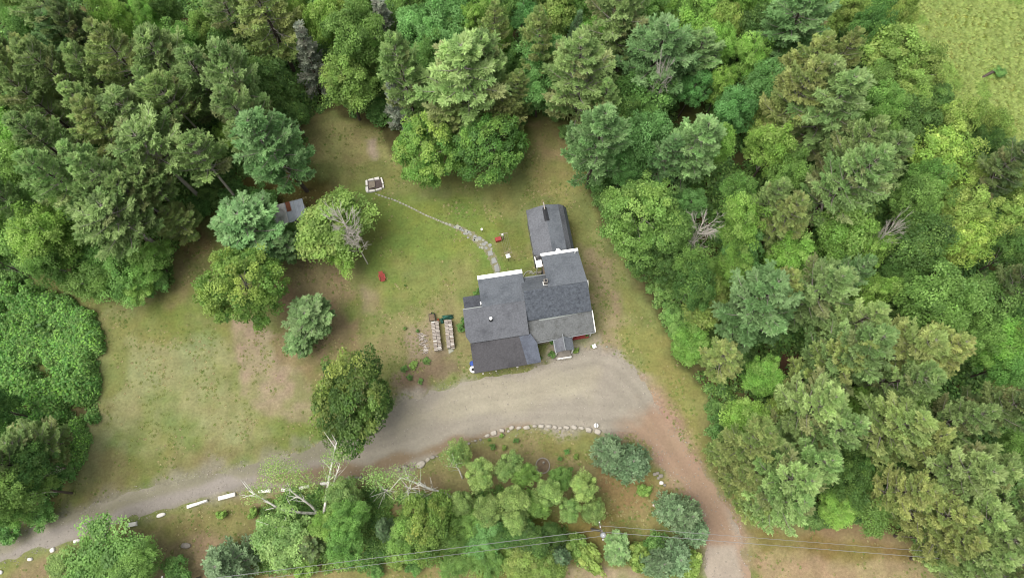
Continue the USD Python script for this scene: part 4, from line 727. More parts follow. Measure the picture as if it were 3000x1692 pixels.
# white ribbed porch roof behind, with its ribs
wr = part('porch_roof', slab([(1.96, 4.85, 2.82), (2.68, 4.85, 3.02), (2.68, 6.3, 3.02), (1.9, 6.3, 2.82)], .08), 'white_metal', label='small white ribbed metal roof over the back door')
for k in range(5):
    v = 4.9 + k * .33; obj('rib', slab([(1.93, v, 2.86), (2.66, v, 3.06), (2.66, v + .04, 3.06), (1.93, v + .04, 2.86)], .04), 'white_metal', wr)
part('post', box(2.02, 4.95, 0, 2.12, 5.05, 2.74), 'white_paint')
part('back_door', box(2.62, 4.0, .1, 2.7, 4.85, 2.1), 'tarpaper')
# front porch roof
part('porch_roof', slab([(-.3, -1.9, 3.72), (7.44, -1.8, 3.72), (7.52, -4.1, 2.5), (-.28, -4.3, 2.5)], .12), 'shingle_moss', label='weathered grey front porch roof')
part('flashing', slab([(.9, -1.62, 3.84), (7.44, -1.62, 3.84), (7.44, -1.8, 3.76), (4.3, -1.92, 3.72), (2.9, -2.02, 3.68), (1.1, -2.02, 3.68)], .05), 'pale_trim', label='pale flashing strip where porch roof meets the steep slope')
part('rake_board', slab([(7.45, -1.75, 3.76), (7.56, -1.75, 3.76), (7.64, -4.14, 2.54), (7.53, -4.14, 2.54)], .2), 'white_paint')
part('gutter', tube([(-.25, -4.38, 2.4), (7.55, -4.16, 2.4)], .06, 6), 'grey_trim')
for u in (.6, 2.4, 4.95, 7.2): part('porch_post', box(u - .06, -4.02, 0, u + .06, -3.9, 2.5), 'white_paint')
part('porch_floor', box(.45, -4.05, 0, 7.25, -1.72, .22), 'plank')
part('front_door', box(3.3, -1.78, .25, 4.2, -1.71, 2.25), 'white_paint')
for u in (.9, 2.2, 5.2, 6.4):
    w = part('window', box(u, -1.76, 1.0, u + .8, -1.705, 2.1), 'white_paint'); obj('pane', box(u + .07, -1.775, 1.07, u + .73, -1.76, 2.03), 'dark_glass', w)
for u in (3.1, 4.4, 5.7):
    w = part('window', box(u, 5.05, 3.6, u + .8, 5.09, 4.9), 'white_paint'); obj('pane', box(u + .07, 5.09, 3.67, u + .73, 5.105, 4.83), 'dark_glass', w)
for u in (-4.6, -3.2, -1.8):
    w = part('window', box(u, 4.0, 2.2, u + .8, 4.05, 3.5), 'white_paint'); obj('pane', box(u + .07, 4.05, 2.27, u + .73, 4.065, 3.43), 'dark_glass', w)
for v in (-2.6, -1.4):
    w = part('window', box(-7.3, v, 1.1, -7.25, v + .75, 2.3), 'white_paint'); obj('pane', box(-7.315, v + .06, 1.17, -7.3, v + .69, 2.23), 'dark_glass', w)
# portico with gable roof, front posts, railing and steps
L_, R_, F_, B_ = 2.5, 4.7, -5.85, -4.4
mid = (L_ + R_) / 2
part('portico_roof', slab([(L_, B_, 2.35), (mid, B_ + .25, 2.9), (mid, F_, 2.9), (L_, F_, 2.35)], .08), 'shingle_grey', label='left slope of the little entry roof')
part('portico_roof', slab([(mid, B_ + .25, 2.905), (R_, B_, 2.35), (R_, F_, 2.35), (mid, F_, 2.905)], .08), 'shingle_blue', label='right slope of the little entry roof')
part('ridge_cap', tube([(mid, B_ + .55, 2.92), (mid, F_, 2.92)], .05, 6), 'grey_trim')
part('rake_board', slab([(L_ - .1, B_, 2.36), (L_, B_, 2.37), (L_, F_ - .02, 2.37), (L_ - .1, F_ - .02, 2.36)], .14), 'grey_trim')
for u in (L_ + .12, R_ - .12):
    for v in (F_ + .1,): part('portico_post', box(u - .06, v - .06, 0, u + .06, v + .06, 2.3), 'white_paint')
part('deck', box(L_ + .02, F_ - .42, 0, R_ - .25, B_ + .3, .3), 'boulder_grey')
rail = part('railing', cat_([box(L_ + .2, F_ - .5, .82, R_ - .3, F_ - .42, .9), box(L_ + .2, F_ - .5, .3, R_ - .3, F_ - .43, .36)]), 'white_paint')
for k in range(6): obj('baluster', box(L_ + .22 + k * .33, F_ - .49, .36, L_ + .31 + k * .33, F_ - .43, .82), 'white_paint', rail)
# bulkhead on the east wall
part('cellar_hatch', hull([(7.12, -.2, 0), (7.75, -.2, 0), (7.75, 1.2, 0), (7.12, 1.2, 0), (7.12, -.2, 1.2), (7.12, 1.2, 1.2), (7.75, -.2, .7), (7.75, 1.2, .7)]), 'tarpaper', label='dark hatch box against the right end wall')

# ---------------------------------------------------------------- barn joined on behind
barn = thing('barn', 'long grey shingled barn with a rounded roof edge behind the farmhouse', 'barn', (HO[0], HO[1], 0), HA)
prof = [(1.78, 4.15), (2.6, 4.55), (3.98, 5.12), (5.75, 4.72), (6.4, 4.15), (6.88, 3.2)]
for k in range(5):
    (u0, z0), (u1, z1) = prof[k], prof[k + 1]
    tag(obj('roof', slab([(u0, 5.7 if k > 0 else 6.1, z0), (u1, 5.7, z1), (u1, 11.95, z1), (u0, 12.0, z0)], .12), ('shingle_grey', 'shingle_grey', 'shingle_blue', 'shingle_grey', 'shingle_blue')[k], barn), ('low left roof strip of the barn', 'left roof slope of the barn', 'right roof slope of the barn', 'lower right roof bend of the barn', 'steep right roof edge of the barn')[k])
obj('wall', hull([(u, v, z - .15) for u, z in [(2.0, 4.15)] + prof[1:5] + [(6.75, 3.3)] for v in (5.75, 11.75)] + [(u, v, -.1) for u in (2.0, 6.75) for v in (5.75, 11.75)]), 'wall_grey', barn)
def rz_(u): return float(np.interp(u, [p[0] for p in prof], [p[1] for p in prof]))
tag(obj('roof_vent', slab([(3.72, 9.85, rz_(3.72) + .06), (3.98, 9.85, 5.2), (3.98, 11.6, 5.2), (3.72, 11.6, rz_(3.72) + .06)], .1), 'tarpaper', barn), 'black strip along the barn\'s ridge, left half')
tag(obj('roof_vent', slab([(3.98, 9.85, 5.205), (4.3, 9.85, rz_(4.3) + .07), (4.24, 11.6, rz_(4.24) + .07), (3.98, 11.6, 5.205)], .1), 'tarpaper', barn), 'black strip along the barn\'s ridge, right half')
obj('ridge_beam', box(3.92, 11.3, 5.2, 4.02, 12.25, 5.3), 'log_pale', barn)
d = obj('barn_door', box(3.2, 11.75, 0, 5.2, 11.82, 2.6), 'white_paint', barn)
for k in range(6): obj('board', box(3.25 + k * .32, 11.82, .05, 3.53 + k * .32, 11.84, 2.55), 'white_paint', d)
for v in (7.4, 9.6):
    w = obj('window', box(1.95, v, 1.3, 2.0, v + .8, 2.4), 'white_paint', barn); obj('pane', box(1.935, v + .06, 1.36, 1.95, v + .74, 2.34), 'dark_glass', w)

# ---------------------------------------------------------------- shed with a rusty tin roof, half under the trees
A, B = at(780, 610, 2.6), at(886, 583, 2.6); C = at(772, 646, 2.1)
e1 = unit((B - A)[:2]); ang = math.atan2(e1[1], e1[0]); wid = np.hypot(*(B - A)[:2])
shed = thing('shed', 'small shed with streaked white, rusty and blue-grey tin roof under the trees', 'shed', (A[0], A[1], 0), ang)
obj('wall', block(.15, -2.3, wid - .15, -.15, (1.95, 1.95, 2.4, 2.4)), 'bark_grey', shed)
np_ = 8
for k in range(np_):
    u0, u1 = wid * k / np_, wid * (k + 1) / np_ - .02
    m = 'tin_white' if k < 4 else 'tin_blue'
    p = obj('roof_panel', slab([(u0, .1, 2.62), (u1, .1, 2.62), (u1, -2.5 + (.4 if k > 4 else 0), 2.12), (u0, -2.5, 2.12)], .03, .01 * (k % 2)), m, shed)
    obj('rib', cat_([slab([(u0 + q, .1, 2.66), (u0 + q + .05, .1, 2.66), (u0 + q + .05, -2.5, 2.16), (u0 + q, -2.5, 2.16)], .04, .01 * (k % 2)) for q in (.1, .32)]), m, p)
obj('roof_panel', slab([(wid * .52, .12, 2.665), (wid * .66, .12, 2.665), (wid * .66, -1.1, 2.43), (wid * .52, -1.1, 2.43)], .03), 'rust', shed)

# ---------------------------------------------------------------- stones, boulders, slabs
def rock(seed, a, b, h, rough=.22, sub=2):
    m = trimesh.creation.icosphere(subdivisions=sub); v = m.vertices
    n = meshkit.noise(v * 1.6 + seed * 11.3, seed) - .5; n2 = meshkit.noise(v * 3.4 + seed * 5.1, seed + 5) - .5
    v = v * (1 + rough * 2 * n + rough * n2)[:, None]
    v = np.sign(v) * np.abs(v) ** .8
    v = v * [a, b, h]; v[:, 2] += h * .35
    return trimesh.Trimesh(v, m.faces)
ORD = 'first second third fourth fifth sixth seventh eighth ninth tenth eleventh twelfth thirteenth fourteenth fifteenth sixteenth seventeenth eighteenth nineteenth twentieth'.split()
brow = [(55, 702, 20), (77, 706, 16), (115, 697, 20), (146, 694, 15), (435, 633, 20), (485, 620, 28), (540, 617, 16), (600, 597, 36), (653, 559, 19), (690, 541, 20), (722, 535, 13), (905, 462, 15), (960, 440, 17), (1012, 418, 14), (1050, 408, 14), (1102, 379, 21), (1150, 361, 27), (1212, 341, 24), (1260, 346, 12), (1285, 320, 22),
        (1340, 321, 21), (1398, 318, 28), (1459, 308, 20), (1508, 308, 26), (1565, 310, 24), (1610, 315, 20), (1652, 322, 20), (1698, 317, 24), (1757, 317, 25), (1810, 323, 24), (1866, 337, 27), (1935, 350, 30)]
ORD2 = ORD + ['twenty-' + o for o in ORD[:9]] + ['thirtieth', 'thirty-first', 'thirty-second']
brng = np.random.default_rng(5)
for k, (x, y, r) in enumerate(brow):
    p = at(*rg('h', x, y)); s = .9 * r / 2.576 * dist(p) / FPX
    nx = brow[min(k + 1, len(brow) - 1)]; pv = brow[max(k - 1, 0)]
    a = math.atan2(-(nx[1] - pv[1]), nx[0] - pv[0]) + brng.normal(0, .25)
    m = rock(k + 1, s, s * brng.uniform(.55, .8), s * brng.uniform(.5, .75)); m.apply_transform(trimesh.transformations.rotation_matrix(a, [0, 0, 1])); m.apply_translation([p[0], p[1], 0])
    tag(obj('boulder', m, 'boulder' if k > 14 or k in (7, 8) else 'boulder_grey', smooth=40), f'pale boulder, {ORD2[k]} from the left in the curved row edging the drive', 'boulder', 'boulders lining the inner curve of the drive')
grow = [(3, 1407, 22, 16, -10), (230, 1310, 20, 13, 0), (398, 1240, 20, 17, 30), (582, 1173, 27, 14, 15), (808, 1107, 27, 11, 12), (1005, 1048, 32, 17, 8), (1217, 978, 35, 15, 18), (1495, 892, 77, 13, 18), (1718, 838, 65, 16, 14), (2003, 798, 48, 13, 3), (2172, 793, 45, 12, -8), (2300, 770, 38, 12, 12), (2450, 740, 34, 13, 4)]
gl = ['rounded pale stone at the picture\'s left edge beside the drive', 'small oval pale stone, second from the left below the drive', 'pale stone shaped like a wedge, third from the left below the drive', 'oval pale stone beside the drive, fourth from the left', 'low pale stone half under the willow, beside the drive',
      'square-cut white stone block beside the drive', 'short pointed white stone beside the drive', 'long white granite slab tapering to a point beside the drive', 'long rectangular white granite slab beside the drive', 'pale slab under the left edge of the leaning birch', 'pale slab behind the leaning birch branches', 'grey slab between birch trunks at the drive\'s edge', 'pale stone beside the tallest birch trunk at the drive']
for k, (x, y, a, b, r) in enumerate(grow):
    p = at(*rg('g', x, y)); q = dist(p) / FPX / 2.576; a, b = a * q, b * q
    if k in (5, 7, 8, 9, 10, 11):
        m = hull([(-a, -b, -.05), (a, -b * .85, -.05), (a * .97, b, -.05), (-a * .98, b * .95, -.05), (-a * .97, -b * .95, .42), (a * .95, -b * (.5 if k == 7 else .8), .4), (a * .98, b * (.4 if k == 7 else .95), .38), (-a * .95, b * .92, .42)])
        m = m.subdivide().subdivide(); m.vertices += (meshkit.noise(m.vertices * 2.5 + k, k)[:, None] - .5) * .06
    else: m = rock(50 + k, a, b, max(.2, b * .7), .15)
    m.apply_transform(trimesh.transformations.rotation_matrix(math.radians(r), [0, 0, 1])); m.apply_translation([p[0], p[1], 0])
    tag(obj('granite_slab' if k in (5, 7, 8, 9, 10, 11) else 'boulder', m, 'granite', smooth=30), gl[k], 'stone', 'stones spaced along the lower side of the drive')
for k, (x, y, r, lab) in enumerate([(2365, 670, 15, 'grey stone left in the cluster below the big spruce pair'), (2385, 662, 14, 'grey stone at the top of the cluster below the big spruce pair'), (2410, 682, 18, 'grey stone right in the cluster below the big spruce pair'), (2392, 700, 12, 'small grey stone in the middle of the cluster by the reddish drive'),
                                    (2414, 735, 17, 'white round boulder at the foot of the cluster by the reddish drive'), (2440, 752, 12, 'small grey stone lowest in the cluster by the reddish drive'), (2357, 904, 9, 'lone small white stone on the dry grass left of the dark spruce'), (1925, 1112, 0, '')]):
    if not r: continue
    p = at(*rg('h', x, y)); s = r / 2.576 * dist(p) / FPX; m = rock(80 + k, s, s * .85, s * .7); m.apply_translation([p[0], p[1], 0])
    tag(obj('boulder', m, 'granite' if k in (4, 6) else 'boulder_grey', smooth=40), lab, 'boulder')
for k, (x, y, r, lab) in enumerate([(745, 928, 26, 'pale stone at the foot of the brown roof\'s front wall, leftmost of four'), (935, 910, 16, 'tiny pale stone at the front wall, second of four'), (1125, 850, 24, 'pale stone at the front wall, third of four'), (1735, 735, 32, 'whitest pale stone at the front wall, rightmost of four')]):
    p = at(1340 + x / 9.885, 1000 + y / 9.885); s = r / 9.885 * dist(p) / FPX; m = rock(95 + k, s, s * .8, s * .7); m.apply_translation([p[0], p[1], 0])
    tag(obj('boulder', m, 'granite', smooth=40), lab, 'stone')
p = at(*rg('g', 1405, 1208)); m = rock(120, .55, .3, .2); m.apply_translation([p[0], p[1], 0]); tag(obj('boulder', m, 'boulder_grey', smooth=40), 'flat grey stone alone on the bottom-left grass', 'stone')

# garden path: stepping stones, then broken flags, then three big slabs at the house
path = thing('garden_path', 'stone garden path from the fire pit to the house', None, kind='structure')
def c7(x, y): return 1030 + x / 6.43, 480 + y / 6.43
def stone_at(px, ra, rb, rot, m, h=.05, seed=0, name='stepping_stone'):
    p = at(*px); q = dist(p) / FPX; n = 8; r = np.random.default_rng(seed)
    an = np.sort(np.arange(n) * 2 * np.pi / n + r.normal(0, .18, n)); rr = r.uniform(.82, 1.1, n)
    xy = np.c_[np.cos(an) * rr * ra * q, np.sin(an) * rr * rb * q]; c, s = math.cos(rot), math.sin(rot); xy = xy @ np.array([[c, s], [-s, c]]) + p[:2]
    cc = xy.mean(0)
    obj(name, hull(np.vstack([np.c_[xy, np.full(n, -.03)], np.c_[cc + (xy - cc) * 1.0, np.full(n, h * .6)], np.c_[cc + (xy - cc) * .9, np.full(n, h)]])), m, path)
def path_bed():
    mid = [(455, 566, 10), (640, 630, 14), (863, 706, 14), (1132, 832, 15), (1350, 943, 16), (1545, 1026, 18), (1728, 1105, 20), (1850, 1145, 28)]
    L_ = [(*c7(x, y), w / 6.43) for x, y, w in mid] + [(1300 + x / 5.152, 560 + y / 5.152, w / 5.152) for x, y, w in ((225, 550, 38), (320, 605, 44), (400, 645, 52), (480, 715, 62), (580, 780, 70), (650, 840, 60), (690, 920, 58), (745, 1040, 58), (800, 1150, 56), (820, 1210, 56))]
    P_ = np.array([at(x, y)[:2] for x, y, w in L_]); W_ = np.array([w * .045 for *_, w in L_])
    f = np.linspace(0, len(P_) - 1, 140); P_ = np.c_[np.interp(f, range(len(P_)), P_[:, 0]), np.interp(f, range(len(P_)), P_[:, 1])]; W_ = np.interp(f, range(len(W_)), W_)
    t = unit(np.gradient(P_, axis=0)); n_ = np.c_[-t[:, 1], t[:, 0]]; r = np.random.default_rng(3)
    A_, B_ = P_ + n_ * (W_ * r.uniform(.7, 1.3, 140))[:, None], P_ - n_ * (W_ * r.uniform(.7, 1.3, 140))[:, None]
    v = np.c_[np.vstack([A_, B_]), np.full(280, .004)]; k = np.arange(139)
    obj('path_bed', (v, np.c_[k, k + 140, k + 141, k + 1]), 'path_grit', path)
mat('path_grit', S(166, 164, 128), .95, .25, 2.0, fine=.3, fscale=9)
path_bed()
steps = [(460, 568, 18), (516, 588, 30), (580, 608, 27), (640, 630, 27), (703, 652, 25), (758, 662, 20), (817, 688, 28), (863, 706, 22), (916, 732, 29), (975, 756, 25), (1030, 780, 25), (1085, 806, 25), (1132, 832, 22), (1180, 856, 22), (1222, 876, 22), (1302, 918, 23), (1350, 943, 22), (1408, 972, 24), (1445, 986, 20), (1490, 1003, 20), (1545, 1026, 24), (1600, 1050, 18), (1640, 1066, 22), (1682, 1085, 20), (1728, 1105, 24), (1785, 1120, 26), (1850, 1145, 28)]
for k, (x, y, r) in enumerate(steps): stone_at(c7(x, y), r / 6.43, r * .72 / 6.43, -.45, 'stepping', .05, 200 + k)
flags = [(40, 490, 30, 20), (95, 505, 28, 20), (165, 545, 24, 20), (215, 540, 50, 36), (255, 565, 30, 24), (290, 590, 34, 24), (335, 600, 44, 30), (385, 620, 40, 28), (345, 640, 26, 20), (405, 650, 30, 20), (310, 640, 22, 18), (470, 690, 38, 34), (490, 730, 44, 30), (540, 710, 38, 32), (455, 735, 26, 22), (595, 740, 24, 20), (640, 775, 30, 22), (605, 800, 36, 28), (560, 800, 22, 18), (700, 815, 30, 32), (640, 855, 32, 24), (580, 850, 30, 26), (545, 845, 20, 18), (365, 700, 20, 16), (720, 870, 16, 26)]
for k, (x, y, a, b) in enumerate(flags): stone_at((1300 + x / 5.152, 560 + y / 5.152), a / 5.152, b / 5.152, -.5, 'flagstone' if k % 3 else 'stepping', .04, 240 + k, 'flagstone')
def poly_slab(pts, z, h, m, parent, name):
    w = np.array([at(*q) for q in pts]); cc = w.mean(0)
    obj(name, hull(np.vstack([w + [0, 0, -.03], w + [0, 0, h * .7 + z], cc + (w - cc) * .97 + [0, 0, h + z]])), m, parent)
cz = lambda x, y: (1420 + x / 10.38, 660 + y / 10.38)
for q in ([(85, 790), (215, 760), (268, 895), (115, 935)], [(205, 1005), (320, 970), (385, 1125), (210, 1180)], [(285, 1230), (400, 1150), (455, 1330), (455, 1420), (315, 1420)]): poly_slab([cz(*t) for t in q], 0, .06, 'flagstone', path, 'flagstone')

# fire pit: pale blocks round an ash bed with a slatted grate
fp = thing('fire_pit', 'square fire pit walled with pale stone blocks, ash and a slatted wooden lid inside', 'fire pit')
blocks = [[(258, 310), (296, 292), (305, 398), (265, 402)], [(308, 290), (410, 262), (420, 300), (318, 318)], [(424, 256), (515, 240), (524, 288), (430, 300)], [(538, 255), (568, 246), (604, 360), (575, 372)], [(580, 388), (604, 384), (612, 440), (584, 450)], [(447, 478), (565, 440), (572, 465), (455, 502)], [(330, 490), (436, 478), (440, 508), (332, 528)], [(258, 430), (305, 416), (322, 520), (285, 530), (266, 510)]]
for k, b in enumerate(blocks):
    w = np.array([at(*c7(*q), .35) for q in b]); cc = w.mean(0)
    low = w.copy(); low[:, 2] = 0
    m = hull(np.vstack([low - [0, 0, .03], cc + (w - cc) * 1.02 - [0, 0, .08], cc + (w - cc) * .9])); obj('stone_block', m, 'granite', fp)
obj('ash_bed', hull([at(*c7(x, y), z) for x, y in ((300, 310), (540, 280), (590, 440), (320, 490)) for z in (.004, .1)]), 'ash', fp)
gr = obj('grate', hull([at(*c7(x, y), .2) + [0, 0, dz] for x, y in ((318, 342), (432, 318), (446, 432), (328, 462)) for dz in (-.03, 0)]), 'log_brown', fp)
for k in range(6):
    f0, f1 = k / 6, (k + .8) / 6
    A4 = np.array([at(*c7(x, y), .25) for x, y in ((316, 342), (432, 318), (446, 432), (328, 462))])
    l0, l1, r0, r1 = A4[0] + (A4[3] - A4[0]) * f0, A4[0] + (A4[3] - A4[0]) * f1, A4[1] + (A4[2] - A4[1]) * f0, A4[1] + (A4[2] - A4[1]) * f1
    obj('slat', hull(np.vstack([[l0, l1, r0, r1], np.array([l0, l1, r0, r1]) - [0, 0, .04]])), 'plank', gr)

# clothesline
cl = thing('clothesline', 'clothesline of two wooden T posts with parallel lines on the lawn', 'clothesline')
zt = 1.9
a0, a1 = at(*cz(440, 262), zt), at(*cz(692, 232), zt); b0, b1 = at(*cz(592, 830), zt), at(*cz(835, 825), zt)
for (q0, q1) in ((a0, a1), (b0, b1)):
    c = (q0 + q1) / 2
    pl = obj('post', tube([[c[0], c[1], -.1], [c[0], c[1], zt + .1]], .06, 8), 'plank', cl); obj('crossarm', tube([q0, q1], .05, 6), 'plank', cl)
    obj('brace', cat_([tube([c - [0, 0, .5], c + (q0 - c) * .6], .025, 4), tube([c - [0, 0, .5], c + (q1 - c) * .6], .025, 4)]), 'plank', cl)
for k in range(5):
    f = .06 + .22 * k; p0, p1 = a0 + (a1 - a0) * f, b0 + (b1 - b0) * f
    ts = np.linspace(0, 1, 9)[:, None]; pts_ = p0 + (p1 - p0) * ts; pts_[:, 2] += .05 - .5 * ts[:, 0] * (1 - ts[:, 0])
    obj('line', tube(pts_, .012, 4), 'plank', cl)
def birdhouse(px, lab):
    p = at(*px, 2.0)
    t = thing('bird_feeder', lab, 'bird feeder', (p[0], p[1], 0), .3)
    obj('pole', tube([[0, 0, -.1], [0, 0, 1.7]], .035, 6), 'black_rubber', t); obj('box', box(-.16, -.16, 1.68, .16, .16, 1.92), 'black_rubber', t)
    obj('roof', hull([(-.27, -.27, 1.92), (.27, -.27, 1.92), (.27, .27, 1.92), (-.27, .27, 1.92), (-.12, -.12, 2.08), (.12, -.12, 2.08), (.12, .12, 2.08), (-.12, .12, 2.08)]), 'white_plastic', t)
birdhouse(cz(712, 918), 'white-topped bird feeder on a pole just below the clothesline')
p = at(*cz(552, 300), 1.0); t = thing('laundry_bag', 'white bag hanging from the clothesline\'s upper crossarm', 'bag', (p[0], p[1], 0))
c = (a0 + a1) / 2
mm = rock(300, .17, .12, .32, .12); mm.apply_translation([c[0] - p[0] - .1, c[1] - p[1] - .08, 1.55]); obj('bag', mm, 'white_plastic', t, smooth=True)
obj('hanger', tube([(c[0] - p[0] - .1, c[1] - p[1] - .08, 1.8), (c[0] - p[0] - .02, c[1] - p[1], 1.95)], .015, 4), 'black_rubber', t)
p = at(1300 + 575 / 5.152, 560 + 580 / 5.152, .6); t = thing('garden_light', 'short pale post with round cap standing alone on the lawn', 'garden light', (p[0], p[1], 0))
obj('stake', tube([[0, 0, -.1], [0, 0, .7]], .04, 6), 'pale_trim', t); obj('cap', lathe([(0, .68), (.16, .7), (.15, .8), (.06, .86), (0, .87)], 14), 'white_plastic', t)
# red lidded box by the clothesline
p = at(*cz(415, 410), .4); t = thing('storage_box', 'red lidded box on the grass beside the clothesline', 'storage box', (p[0], p[1], 0), .28)
obj('body', box(-.38, -.25, .0, .38, .25, .42), 'red_paint', t); obj('lid', hull([(-.41, -.28, .42), (.41, -.28, .42), (.41, .28, .42), (-.41, .28, .42), (-.37, -.24, .5), (.37, -.24, .5), (.37, .24, .5), (-.37, .24, .5)]), 'red_faded', t)
for sx in (-.3, .3): obj('handle', tube([(sx * 1.38, -.1, .3), (sx * 1.5, -.1, .3), (sx * 1.5, .1, .3), (sx * 1.38, .1, .3)], .015, 4), 'black_rubber', t)
# red slatted lawn chair
p = at(740 + 1835 / 4.8425, 560 + 1210 / 4.8425, .4); t = thing('lounge_chair', 'red slatted garden lounge chair alone on the lawn left of the house', 'lounge chair', (p[0], p[1], 0), math.radians(18))
for k in range(5): obj('seat_slat', box(-.27, -.62 + k * .125, .36 + k * .0, .27, -.62 + k * .125 + .1, .39), 'red_paint', t)
for k in range(5):
    m = box(-.26 + k * .105, 0, 0, -.26 + k * .105 + .09, .72, .025); m.apply_transform(trimesh.transformations.rotation_matrix(.6, [1, 0, 0])); m.apply_translation([0, .02, .36]); obj('back_slat', m, 'red_faded', t)
for s in (-1, 1):
    obj('armrest', box(s * .34 - .06, -.42, .56, s * .34 + .06, .28, .59), 'red_faded', t); obj('leg', box(s * .33 - .03, -.4, 0, s * .33 + .03, -.33, .56), 'red_paint', t); obj('leg', box(s * .33 - .03, .2, 0, s * .33 + .03, .27, .56), 'red_paint', t)
obj('crossbar', box(-.3, .3, .3, .3, .34, .38), 'red_paint', t)

# firewood stacks: two rows of split logs each, the topmost pieces lying separately
def wood_stack(q0, q1, lab, seed):
    A, B = at(*q0, .9), at(*q1, .9); L = np.hypot(*(B - A)[:2]); a = math.atan2(*(B - A)[:2][::-1]); r = np.random.default_rng(seed)
    t = thing('firewood_stack', lab, 'firewood', (A[0], A[1], 0), a, 'firewood stacks beside the house')
    mats = ['log_pale', 'log_grey', 'log_pale', 'log_grey', 'log_brown', 'log_bright']
    for row in (-1, 1):
        for lev in range(5):
            x = 0.05
            while x < L - .05:
                w = r.uniform(.12, .22); h = .17; y0 = row * .235 + r.normal(0, .02); lo, hi = y0 - .22, y0 + .22
                z = lev * .17 + r.normal(0, .012)
                sec = [(0, 0), (w, r.uniform(0, .03)), (w * r.uniform(.8, 1), h), (w * r.uniform(.1, .5), h * r.uniform(.9, 1.15))]
                if lev < 4 and x > .25 and x < L - .35: x += w + .01; 
                else:
                    obj('log', hull([(x + a_, yy, z + b_) for a_, b_ in sec for yy in (lo, hi)]), mats[r.choice(6, p=[.28, .26, .16, .14, .06, .1])], t); x += w + .008
        core = box(.2, row * .235 - .2, 0, L - .2, row * .235 + .2, .7); obj('log_core', core, 'log_grey', t)
cw = lambda x, y: (1200 + x / 9.69, 900 + y / 9.69)
wood_stack(cw(705, 370), cw(800, 1180), 'left of two long firewood stacks on the grass beside the house', 1)
wood_stack(cw(1080, 330), cw(1165, 1120), 'right of two long firewood stacks, the one nearer the house', 2)
def rag(px, rx, ry, h, m, name, lab, cat, rot=0, seed=1):
    p = at(*px, h * .5); n = 14; g_ = np.linspace(-1, 1, n); X_, Y_ = np.meshgrid(g_, g_); f = np.c_[X_.ravel(), Y_.ravel()]
    z = h * (1 - .8 * np.maximum(abs(f[:, 0]), abs(f[:, 1])) ** 2.5) * (.65 + .7 * meshkit.noise(np.c_[f * 2.3, np.zeros(len(f)) + seed], seed)) + .01
    k = np.arange(n - 1); i, j = np.meshgrid(k, k); b = (j * n + i).ravel(); F = np.c_[b, b + 1, b + n + 1, b + n]
    v = np.c_[f[:, 0] * rx * (1 + .12 * np.sin(f[:, 1] * 5 + seed)), f[:, 1] * ry * (1 + .12 * np.sin(f[:, 0] * 4)), z]; v2 = v - [0, 0, .02]
    tm = cat_([trimesh.Trimesh(v, np.vstack([F[:, :3], F[:, [0, 2, 3]]])), trimesh.Trimesh(v2, np.vstack([F[:, [2, 1, 0]], F[:, [3, 2, 0]]]))])
    tm.apply_transform(trimesh.transformations.rotation_matrix(rot, [0, 0, 1])); tm.apply_translation([p[0], p[1], 0])
    tag(obj(name, tm, m, smooth=True), lab, cat)
rag(cw(1075, 268), .68, .26, .75, 'green_tarp', 'tarpaulin', 'crumpled green tarpaulin over the upper end of the right firewood stack', 'tarpaulin', .1, 3)
rag(cw(910, 375), .2, .34, .45, 'green_tarp', 'tarpaulin', 'small loose green tarpaulin left of the right firewood stack', 'tarpaulin', .3, 4)
rag(cw(660, 225), .2, .32, .45, 'green_tarp', 'tarpaulin', 'green cloth draped over the handles above the left firewood stack', 'tarpaulin', 0, 5)
rag(cw(815, 345), .13, .16, .3, 'orange_plastic', 'orange_bag', 'small orange bag beside the upper end of the left firewood stack', 'bag', 0, 6)
p = at(*cw(640, 300), .4); t = thing('wheelbarrow', 'dark wheelbarrow at the upper end of the left firewood stack', 'wheelbarrow', (p[0], p[1], 0), math.radians(100))
obj('tray', hull([(-.3, -.25, .3), (.35, -.22, .3), (.35, .22, .3), (-.3, .25, .3), (-.42, -.4, .6), (.52, -.36, .6), (.52, .36, .6), (-.42, .4, .6)]), 'black_rubber', t)
obj('load', hull([(-.36, -.34, .605), (.44, -.3, .605), (.44, .3, .605), (-.36, .34, .605), (-.1, -.1, .7), (.2, .1, .7)]), 'soil', t)
for s in (-1, 1): obj('handle', tube([(.5, s * .2, .3), (-.5, s * .28, .45), (-.85, s * .3, .6)], .025, 5), 'plank', t); obj('leg', tube([(-.3, s * .26, .4), (-.3, s * .26, 0)], .02, 5), 'galvanised', t)
w = trimesh.creation.torus(.16, .05, 16, 8); w.apply_transform(trimesh.transformations.rotation_matrix(math.pi / 2, [1, 0, 0])); w.apply_translation([.6, 0, .21]); obj('wheel', w, 'black_rubber', t)
